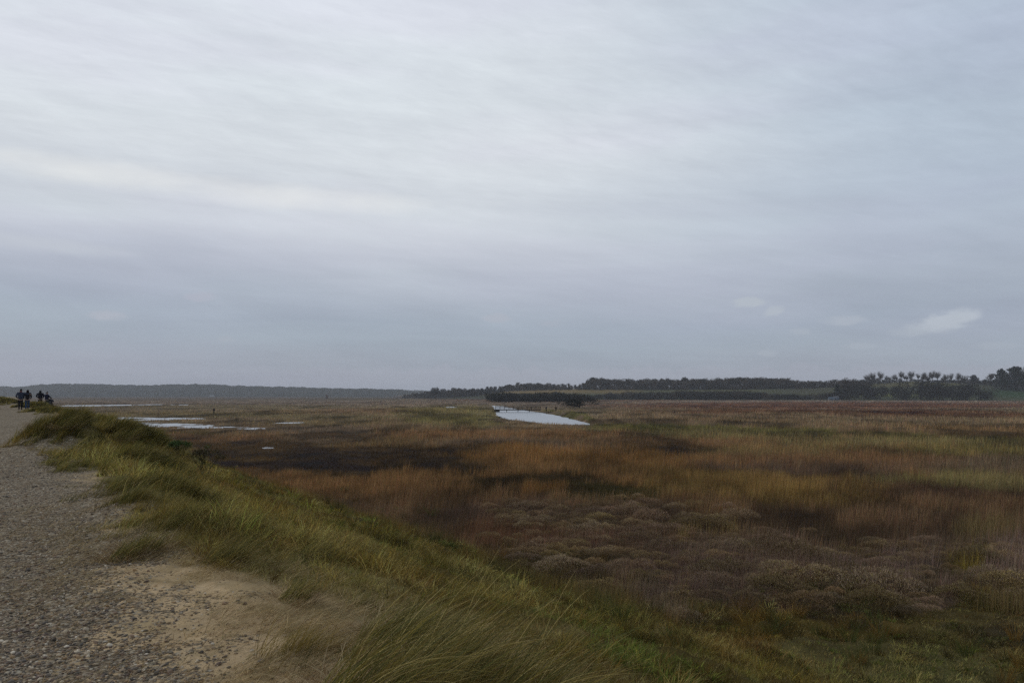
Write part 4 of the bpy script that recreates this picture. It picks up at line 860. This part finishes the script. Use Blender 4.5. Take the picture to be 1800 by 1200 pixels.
ME = {k: [(tm('crown', a, M_wood if k == 'bare' else M_leaf), tm('trunk', b, M_wood)) for a, b in v] for k, v in
      {'bare': TWIG, 'round': ROUND, 'pine': PINE, 'bush': BUSH, 'bushb': BUSHB, 'fuzz': FUZZ}.items()}
def tree(name, kind, i, px, Y, ytop, label, cat, group=None, w=1.0, zoff=0):
    x, y = at_dist(px, Y); h = height_for(px, ytop, x, y); c, t_ = ME[kind][i % len(ME[kind])]
    r = add(name, None, label=label, cat=cat, group=group, loc=(x, y, g_at(x, y)+zoff), rz=px*.37 % 6.28, sc=(h*w, h*w, h))
    add('stems' if 'bush' in name or 'thicket' in name else 'trunk', t_, r); add('crown', c, r); return r
def single_trees():
    G = 'bare trees in a row on the skyline'
    sky = [(1524, 658, 1.1), (1533, 654.5, .9), (1547, 652, 1.0), (1558, 660.5, 1.0), (1572, 657, 1.3), (1584, 651.5, .8), (1601, 652, 1.0), (1613, 656, .9), (1625, 654, 1.2), (1638, 650, 1.2), (1647, 652, 1.0), (1662, 657, .9), (1672, 655, .8), (1684, 655, 1.0)]
    words = ['first', 'second', 'third', 'fourth', 'fifth', 'sixth', 'seventh', 'eighth', 'ninth', 'tenth', 'eleventh', 'twelfth', 'thirteenth', 'last']
    for i, (px, yt, w) in enumerate(sky):
        lab = f'bare winter tree on the skyline, {words[i]} from the left of the spaced row' if i not in (3, 9) else ('shortest bare tree of the spaced skyline row' if i == 3 else 'tallest and widest bare tree of the spaced skyline row')
        tree('bare_tree', 'bare', i, px, 1150, yt-1.5, lab, 'tree', G, w*1.15)
    tree('oak_tree', 'round', 0, 1040, 1230, 661.5, 'tall round-topped tree at the left end of the high wood, above the beige field', 'tree', None, 1.2)
    tree('oak_tree', 'fuzz', 0, 1058, 1230, 662, 'rounded bare oak next to the tree at the left end of the high wood', 'tree', None, 1.3)
    tree('pine_tree', 'round', 1, 1200, 1180, 661.5, 'dark dome-topped evergreen rising from the middle of the wood', 'tree', None, 1.1)
    tree('pine_tree', 'round', 0, 766, 1180, 679.5, 'small round dark evergreen above the lowest, leftmost end of the wood', 'tree', None, 1.3)
    tree('pine_tree', 'pine', 0, 1760, 1000, 646.5, 'dark pointed pine standing just above the green field', 'tree', None, 1.35)
    tree('pine_tree', 'pine', 1, 1784, 1000, 642.5, 'largest dark pine above the green field, at the edge of the view', 'tree', None, 1.6)
    tree('bare_tree', 'bare', 1, 1796, 1010, 641.5, 'bare tree with arching limbs beside the largest pine', 'tree', None, 1.2)
    tree('pine_tree', 'round', 1, 1712, 1090, 657.5, 'low dark evergreen between the bare row and the pointed pines', 'tree', None, 1.4)
    tree('bare_tree', 'fuzz', 1, 1741, 1080, 655, 'brown fuzzy bare tree left of the pointed pine', 'tree', None, 1.1)
    tree('bare_tree', 'fuzz', 2, 1695, 1090, 658.5, 'brown fuzzy bare tree at the right end of the skyline row', 'tree', None, 1.3)
    tree('conifer_tree', 'pine', 1, 1471, 860, 674, 'dark narrow conifer beside the little grey shed', 'tree', None, .9)
    for i, (px, yt) in enumerate([(1487, 662), (1497, 664), (1507, 664), (1520, 666)]):
        tree('bare_tree', 'bare' if i % 2 else 'fuzz', i, px, 920, yt, ['bare tree next to the conifer, sticking above the wood', 'second bare tree to the right of the conifer', 'broad-headed bare tree above the marsh-edge trees', 'dark bare tree under the start of the skyline row'][i], 'tree', None, 1.0)
    B = [(1484, 675, 'dark evergreen bush beside the conifer at the marsh edge'), (1500, 674, 'dark bush second from the conifer at the marsh edge'), (1520, 672, 'dark bush below the bare trees at the marsh edge'), (1545, 673, 'brown-green bush in the middle of the marsh-edge bushes'), (1568, 677, 'low bush left of the great thicket')]
    for i, (px, yt, lab) in enumerate(B): tree('bush', 'bush', i, px, 880, yt, lab, 'bush', 'tall bushes at the marsh edge', .75)
    W = [(1592, 680, 840, 'left end of the great dark willow thicket at the marsh edge'), (1618, 666, 860, 'tall dark crown behind the left half of the great thicket'), (1645, 673, 835, 'wide dark willow in the middle of the great thicket'),
         (1672, 677, 825, 'dark willow filling the front of the great thicket'), (1698, 672, 835, 'highest dark willow of the great thicket, towards the green field'), (1722, 681, 820, 'low sloping willow ending the thicket beside the green field')]
    for i, (px, yt, Y, lab) in enumerate(W): tree('willow_thicket', 'bush', i, px, Y, yt, lab, 'thicket', 'great dark willow thicket', 1.25)
    M = [(874, 688.5, 700, 1.6, 'humped dark bush at the left end of the bush line in the reeds'), (900, 690.5, 700, 1.6, 'second dark bush of the line in the reeds beyond the bridge'), (925, 692, 690, 1.5, 'low dark bush straight behind the bridge'), (950, 689.5, 690, 1.4, 'dark bush right of the low one behind the bridge'),
         (972, 688.5, 680, 1.3, 'tallest dark bush of the line beyond the two distant walkers'), (995, 690, 670, 1.5, 'dark bush joining the line to the round bush'), (1018, 692, 670, 1.6, 'flat dark bush at the right end of the line in the reeds')]
    for i, (px, yt, Y, w, lab) in enumerate(M): tree('bush', 'bush', i, px, Y-60, yt-1.5, lab, 'bush', 'line of dark bushes in the reeds', w*1.35)
    tree('bush', 'bush', 1, 1018, 345, 699.5, 'round dark bush alone in the reeds, right of the distant walkers', 'bush', None, 2.2)
single_trees()

# ------------------------------------------------------------------ footbridge
M_timber = plain('weathered_timber', (.032, .028, .024), .95, .05, .5, 3)
def bridge():
    D = 272; x0, _ = at_dist(871, D); x1, _ = at_dist(950, D); zc = .85; L = x1-x0; root = add('footbridge', None, label='dark timber footbridge with post-and-rail sides across the channel', cat='bridge', loc=(x0, D, 0))
    m = MB()
    for i in range(60): m.box((L*(i+.5)/60, 0, zc), (L/60-.03, 1.4, .07))
    add('deck', m.mesh('deck', M_timber), root)
    for s in (-.6, .6): m = MB(); m.box((L/2, s, zc-.19), (L, .16, .30)); add('beam', m.mesh('beam', M_timber), root)
    n = 11
    for s in (-.72, .72):
        for i in range(n):
            m = MB(); m.box((L*i/(n-1), s, zc+.45), (.13, .10, 1.3)); add('post', m.mesh('post', M_timber), root)
        for zz in (.45, .75, 1.08): m = MB(); m.box((L/2, s+(.065 if s > 0 else -.065), zc+zz), (L+.2, .045, .10)); add('rail', m.mesh('rail', M_timber), root)
    for i in range(1, 4):
        for s in (-.5, .5): m = MB(); m.tube([(L*i/4, s, -1.0), (L*i/4, s, zc-.04)], [.12, .12], 8); add('pile', m.mesh('pile', M_timber), root)
    m = MB(); m.box((.6, -.7, .05), (1.6, 2.2, 1.1)); m.box((.6, -1.9, .1), (1.9, .16, 1.3)); add('abutment', m.mesh('abutment', M_timber), root)
bridge()

# ------------------------------------------------------------------ small distant buildings
def house(name, label, px, Y, w, dp, hw, hr, wall, roof, wins=3, rz=0.0, cat='house', zoff=0):
    x, y = at_dist(px, Y); r = add(name, None, label=label, cat=cat, loc=(x, y, g_at(x, y)+zoff), rz=rz)
    m = MB(); m.box((0, 0, hw/2-.3), (w, dp, hw+.6)); m.add([(-w/2, -dp/2, hw), (-w/2, dp/2, hw), (-w/2, 0, hw+hr*.97), (w/2, -dp/2, hw), (w/2, dp/2, hw), (w/2, 0, hw+hr*.97)], T=[(0, 1, 2), (3, 5, 4)]); add('wall', m.mesh('wall', wall), r)
    m = MB(); o = .35
    for s in (-1, 1): m.add([(-w/2-o, s*(dp/2+o), hw-.1), (w/2+o, s*(dp/2+o), hw-.1), (w/2+o, 0, hw+hr), (-w/2-o, 0, hw+hr), (-w/2-o, s*(dp/2+o), hw+.08), (w/2+o, s*(dp/2+o), hw+.08), (w/2+o, 0, hw+hr+.18), (-w/2-o, 0, hw+hr+.18)], Q=[(0, 1, 2, 3), (4, 5, 6, 7), (0, 1, 5, 4), (0, 3, 7, 4), (1, 2, 6, 5)])
    ro = add('roof', m.mesh('roof', roof), r)
    if cat == 'house': m = MB(); m.box((w*.3, 0, hw+hr+.4), (.8, .8, 1.6)); add('chimney', m.mesh('chimney', roof), ro)
    for i in range(wins): m = MB(); m.box((-w/2+w*(i+1)/(wins+1.0)+.3, -dp/2-.03, hw*.6), (.9, .08, .9)); add('window', m.mesh('window', M_glass), r)
    m = MB(); m.box((-w/2+.7, -dp/2-.03, 1.0), (.85, .08, 2.0)); add('door', m.mesh('door', M_timber), r)
M_glass = plain('dark_window_glass', (.03, .035, .04), .15, .5, .1); M_render = plain('pale_wall', (.34, .33, .31), .9, .1, .1); M_tile = plain('grey_roof', (.16, .15, .15), .8, .2, .3)
M_boards = plain('grey_blue_boards', (.13, .16, .19), .8, .2, .3); M_brick = plain('old_brick', (.13, .09, .07), .9, .1, .5, 2)
house('cottage', 'tiny white cottage far off below the wooded hills', 374, 2350, 12, 7, 2.6, 2.4, M_render, M_render, 3)
house('shed', 'small grey-blue shed at the marsh edge beside the conifer', 1459, 842, 5.0, 4, 2.3, 1.2, M_boards, M_boards, 1, cat='shed')
house('shed', 'blue-roofed hut tucked under the dark conifer', 1468, 846, 4.6, 4, 3.2, 1.3, M_boards, M_tile, 1, cat='shed')
def mill():
    x, y = at_dist(575, 1250); r = add('mill_tower', None, label='ruined stump of a brick mill tower out on the far marsh', cat='tower', loc=(x, y, 0))
    n = 18; m = MB(); rg = random.Random(4); Z = [-.5, 2, 4, 5.6, 6.6]; V = []
    for k, z in enumerate(Z):
        for j in range(n): a = 6.283*j/n; rr = 2.2-.11*z; zz = z+(rg.uniform(-.7, .3) if k == 4 else 0); V.append((rr*math.cos(a), rr*math.sin(a), zz))
    for k, z in enumerate(Z):
        for j in range(n): a = 6.283*j/n; rr = 1.7-.11*z; V.append((rr*math.cos(a), rr*math.sin(a), V[k*n+j][2]))
    Q = [(k*n+j, k*n+(j+1) % n, (k+1)*n+(j+1) % n, (k+1)*n+j) for k in range(4) for j in range(n)]; o = 5*n
    Q += [(o+k*n+(j+1) % n, o+k*n+j, o+(k+1)*n+j, o+(k+1)*n+(j+1) % n) for k in range(4) for j in range(n)]; Q += [(4*n+j, 4*n+(j+1) % n, o+4*n+(j+1) % n, o+4*n+j) for j in range(n)]
    m.add(V, Q=Q); add('wall', m.mesh('wall', M_brick), r)
    m = MB(); m.box((0, -2.08, 1.0), (.9, .25, 2.1)); add('doorway', m.mesh('doorway', M_glass), r); m = MB(); m.box((.2, -1.78, 4.0), (.6, .2, .8)); add('window', m.mesh('window', M_glass), r)
mill()

# ------------------------------------------------------------------ people
def skin(name, verts, edges, radii, mat, sub=2):
    me = bpy.data.meshes.new(name); me.from_pydata(verts, edges, []); o = bpy.data.objects.new(name, me); COL.objects.link(o)
    mo = o.modifiers.new('s', 'SKIN'); mo.use_smooth_shade = True
    for i, r in enumerate(radii): me.skin_vertices[0].data[i].radius = (r, r) if np.isscalar(r) else r
    me.skin_vertices[0].data[0].use_root = True
    ms = o.modifiers.new('u', 'SUBSURF'); ms.levels = ms.render_levels = sub
    dg = bpy.context.evaluated_depsgraph_get(); dg.update(); m2 = bpy.data.meshes.new_from_object(o.evaluated_get(dg)); m2.name = name
    bpy.data.objects.remove(o); bpy.data.meshes.remove(me); m2.materials.clear(); m2.materials.append(mat); m2.polygons.foreach_set('use_smooth', np.ones(len(m2.polygons), bool)); return m2
def ell(c, r, mat, name, n=16, noise=0.0, cut=None):
    m = MB(); V = []; Q = []; k = 10
    for i in range(k+1):
        th = math.pi*i/k
        for j in range(n): a = 6.283*j/n; V.append((c[0]+r[0]*math.sin(th)*math.cos(a), c[1]+r[1]*math.sin(th)*math.sin(a), c[2]+r[2]*math.cos(th)))
    Q = [(i*n+j, i*n+(j+1) % n, (i+1)*n+(j+1) % n, (i+1)*n+j) for i in range(k) for j in range(n)]; m.add(V, Q=Q); return m.mesh(name, mat, True)
M_skin = plain('skin', (.32, .19, .13), .6, .3, .1)
def cloth(n, c): return plain(n, c, .9, .1, .25, 12)
def person(label, loc, face, H=1.72, jacket=(.02, .022, .03), legs=(.015, .015, .018), hair=(.02, .014, .01), hat=None, scarf=None, longhair=False, stride=.12, arms='down', width=1.0, group=None, sc=1.0):
    """figure facing +Y before turning; x to its right"""
    s = H/1.75; hip = .92*s; sh = 1.43*s; W = .19*width
    def hand(V, E, R, wrist, d, side):
        b = len(V); palm = wrist+d*.05; V.append(tuple(palm)); E.append((wi[0], b)); R.append((.035, .018))
        f = np.array([0, 1, 0])
        for q in range(4):
            p1 = palm+f*(.024-.016*q)+d*.035; p2 = p1+d*(.045-.006*abs(q-1.3))+np.array([-side*.008, 0, 0]); p3 = p2+d*.028+np.array([-side*.016, 0, 0])
            i = len(V); V.extend([tuple(p1), tuple(p2), tuple(p3)]); E.extend([(b, i), (i, i+1), (i+1, i+2)]); R.extend([.009, .008, .006])
        p1 = palm+f*.035-d*.01; p2 = p1+f*.02+d*.03; i = len(V); V.extend([tuple(p1), tuple(p2)]); E.extend([(b, i), (i, i+1)]); R.extend([.011, .008])
    wi = [0]
    if arms == 'down': A = [(sgn*(W+.02), -.02, sh-.03) for sgn in (-1, 1)], [(sgn*(W+.075), -.04, 1.15*s) for sgn in (-1, 1)], [(sgn*(W+.05), .06, .93*s) for sgn in (-1, 1)]
    elif arms == 'pockets': A = [(sgn*(W+.02), -.02, sh-.03) for sgn in (-1, 1)], [(sgn*(W+.12), -.07, 1.15*s) for sgn in (-1, 1)], [(sgn*(W+.0), .10, .98*s) for sgn in (-1, 1)]
    elif arms == 'around': A = [(sgn*(W+.02), -.02, sh-.03) for sgn in (-1, 1)], [(-(W+.13), -.07, 1.15*s), (W+.20, -.08, sh-.09)], [(-(W), .10, .98*s), (W+.44, -.12, sh-.13)]
    else: A = [(sgn*(W+.02), 0, sh-.03) for sgn in (-1, 1)], [(sgn*(W+.06), .12, 1.20*s) for sgn in (-1, 1)], [(sgn*(W*.9), .36, 1.05*s) for sgn in (-1, 1)]
    V = [(0, 0, hip), (0, .0, 1.12*s), (0, -.01, 1.33*s), (0, -.01, sh+.05), (0, .01, 1.53*s), (0, .02, 1.60*s), (0, .015, 1.68*s)]
    E = [(0, 1), (1, 2), (2, 3), (3, 4), (4, 5), (5, 6)]; R = [(.15*width, .10), (.13*width, .095), (.16*width, .11), (.06, .06), (.06, .07), (.075, .09), (.055, .07)]
    for k, sg in enumerate((-1, 1)):
        b = len(V); V += [A[0][k], A[1][k], A[2][k]]; E += [(2, b), (b, b+1), (b+1, b+2)]; R += [.055, .045, .03]; wi[0] = b+2
        el_, wr = np.array(A[1][k]), np.array(A[2][k]); d = wr-el_; d /= np.linalg.norm(d); hand(V, E, R, wr, d, sg)
        b = len(V); st = stride*sg; V += [(sg*.09, 0, hip-.08), (sg*.09, st*.6+.02, .50*s), (sg*.09, st-.02, .09), (sg*.095, st+.12, .035)]; E += [(0, b), (b, b+1), (b+1, b+2), (b+2, b+3)]; R += [.085, .06, .04, (.04, .03)]
    root = add('person', None, label=label, cat='person', group=group, loc=loc, rz=face, sc=sc)
    add('body', skin('body', V, E, R, M_skin), root)
    # jacket, trousers, boots, hair, hat
    JV = [(0, 0, hip-.10), (0, 0, 1.08*s), (0, -.01, 1.30*s), (0, -.01, sh+.03), (0, 0, sh+.09)]; JE = [(0, 1), (1, 2), (2, 3), (3, 4)]; JR = [(.185*width, .14), (.175*width, .135), (.20*width, .15), (.13*width, .11), (.07, .07)]
    for k in range(2): b = len(JV); JV += [A[0][k], A[1][k], tuple(np.array(A[1][k])*.12+np.array(A[2][k])*.88)]; JE += [(2, b), (b, b+1), (b+1, b+2)]; JR += [.085, .07, .05]
    add('jacket', skin('jacket', JV, JE, JR, cloth('jacket_cloth', jacket)), root)
    TV = [(0, 0, hip-.02)]; TE = []; TR = [(.15*width, .12)]; BV = []
    for sg in (-1, 1):
        st = stride*sg; b = len(TV); TV += [(sg*.095, 0, hip-.12), (sg*.095, st*.6+.02, .50*s), (sg*.09, st-.02, .10)]; TE += [(0, b), (b, b+1), (b+1, b+2)]; TR += [.105, .08, .062]
    add('trousers', skin('trousers', TV, TE, TR, cloth('trouser_cloth', legs)), root)
    for sg in (-1, 1):
        st = stride*sg; add('boot', skin('boot', [(sg*.09, st-.03, .12), (sg*.09, st-.01, .05), (sg*.095, st+.09, .045), (sg*.095, st+.16, .035)], [(0, 1), (1, 2), (2, 3)], [.055, .055, .045, .038], cloth('boot_leather', (.02, .016, .012))), root)
    hz = 1.64*s
    if longhair: add('hair', skin('hair', [(0, -.0, hz+.06), (0, -.055, hz), (0, -.085, hz-.16), (0, -.10, hz-.34)], [(0, 1), (1, 2), (2, 3)], [.075, .105, (.12, .07), (.11, .05)], cloth('hair_strands', hair)), root)
    else: add('hair', ell((0, -.02, hz+.035), (.088, .10, .10), cloth('hair_strands', hair), 'hair'), root)
    if hat:
        hm = skin('hat', [(0, .0, hz+.05), (0, -.005, hz+.10), (0, -.01, hz+.135)], [(0, 1), (1, 2)], [.10, .098, .06], cloth('hat_wool', hat)); add('hat', hm, root)
    if scarf: add('scarf', skin('scarf', [(-.06, -.05, sh+.10), (0, -.07, sh+.08), (.06, -.05, sh+.10), (.05, .06, sh+.09), (-.05, .06, sh+.09)], [(0, 1), (1, 2), (2, 3), (3, 4), (4, 0)], [.045]*5, cloth('scarf_wool', scarf)), root)
    MF = plain('face_features', (.12, .06, .05), .6)
    for sx in (-.03, .03): m = MB(); m.box((sx, .112, hz), (.018, .008, .01)); add('eye', m.mesh('eye', MF), root)
    m = MB(); m.box((0, .105, hz-.075), (.045, .012, .01)); add('mouth', m.mesh('mouth', MF), root)
    m = MB(); m.tube([(0, .10, hz), (0, .125, hz-.035)], [.010, .015], 5); add('nose', m.mesh('nose', M_skin), root)
    for sg in (-1, 1): m = MB(); m.tube([(sg*.083, 0, hz-.03), (sg*.09, 0, hz+.03)], [.012, .014], 6); add('ear', m.mesh('ear', M_skin), root)
    return root
HEAD = math.radians(33)
def on(px, Y): x, y = at_dist(px, Y); return (x, y, g_at(x, y))
person('walker with dark hat and red scarf, an arm round the companion in jeans', on(38.8, 64.5), HEAD, 1.74, (.035, .042, .065), (.012, .012, .014), (.02, .012, .01), (.03, .022, .02), (.13, .035, .04), False, .08, 'around', 1.12)
person('long-haired walker in black jacket and blue jeans on the path', on(50.5, 64.8), HEAD, 1.72, (.014, .012, .016), (.03, .055, .10), (.015, .01, .012), None, None, True, .13, 'down', 1.0)
person('dark-haired walker in black coat behind the tussock, beside the one with the pushchair', on(73, 74.5), HEAD-.3, 1.72, (.012, .012, .02), (.02, .02, .02), (.012, .014, .014), None, None, True, .08, 'pockets', 1.05)
person('walker in navy coat and dark cap pushing a pushchair', on(84.5, 74.0), HEAD-1.0, 1.66, (.012, .013, .03), (.06, .065, .055), (.2, .19, .18), (.014, .014, .02), None, False, .12, 'push', 1.1)
person('lone distant figure in dark clothes standing out on the marsh', on(378, 236), HEAD, 1.7, (.015, .015, .02), (.015, .015, .018), sc=1.15)
person('distant walker just past the end of the footbridge', on(960, 268), .4, 1.72, (.014, .014, .018), (.02, .02, .024), sc=1.1)
person('distant walker on the river wall, nearer the round bush', on(977, 268), .2, 1.72, (.02, .014, .016), (.016, .016, .022), sc=1.1)
def pushchair():
    x, y, z = on(95.5, 73.6); r = add('pushchair', None, label='dark pushchair with a raised hood beyond the tussocks', cat='pushchair', loc=(x, y, z), rz=HEAD-1.0)
    M1 = cloth('hood_cloth', (.02, .022, .03)); M2 = plain('black_tube', (.02, .02, .02), .4)
    m = MB()
    for s in (-.22, .22):
        m.tube([(s, -.55, 1.02), (s, -.25, .75), (s, .25, .22)], [.014]*3, 6); m.tube([(s, -.25, .2), (s, .0, .5)], [.014]*2, 6)
    m.tube([(-.22, -.55, 1.02), (.22, -.55, 1.02)], [.018]*2, 6); add('frame', m.mesh('frame', M2), r)
    m = MB(); m.box((0, .02, .45), (.40, .42, .06)); m.add([(-.2, -.18, .45), (.2, -.18, .45), (.2, -.30, .92), (-.2, -.30, .92), (-.2, -.12, .45), (.2, -.12, .45), (.2, -.24, .92), (-.2, -.24, .92)], Q=[(0, 1, 2, 3), (4, 5, 6, 7), (0, 3, 7, 4), (1, 2, 6, 5), (3, 2, 6, 7)]); add('seat', m.mesh('seat', M1), r)
    V = []; n = 9; k = 7
    for i in range(k):
        th = -.35+1.9*i/(k-1)
        for j in range(n): t_ = math.pi*j/(n-1); V.append((.24*math.cos(t_), -.26+.34*math.sin(t_)*math.sin(th), .80+.30*math.sin(t_)*math.cos(th)))
    m = MB(); m.add(V, Q=[(i*n+j, i*n+j+1, (i+1)*n+j+1, (i+1)*n+j) for i in range(k-1) for j in range(n-1)]); add('hood', m.mesh('hood', M1, True), r)
    for sx in (-.25, .25):
        for sy in (-.28, .28):
            P = [(sx, sy+.13*math.cos(a), .14+.13*math.sin(a)) for a in np.linspace(0, 6.283, 15)]; m = MB(); m.tube(P, [.018]*15, 5, cap=False); m.tube([(sx-.02, sy, .14), (sx+.02, sy, .14)], [.03, .03], 8); add('wheel', m.mesh('wheel', M2), r)
pushchair()

# ------------------------------------------------------------------ air
def haze():
    m, t = mat_new('sea_air'); p = t.n('ShaderNodeVolumePrincipled'); p.inputs['Color'].default_value = (.93, .95, 1, 1); p.inputs['Density'].default_value = SIGMA
    o = t.n('ShaderNodeOutputMaterial'); t.L.new(p.outputs[0], o.inputs['Volume'])
    b = MB(); b.box((0, 0, 33), (11600, 11600, 74)); add('haze', b.mesh('haze', m), kind='stuff')
haze()
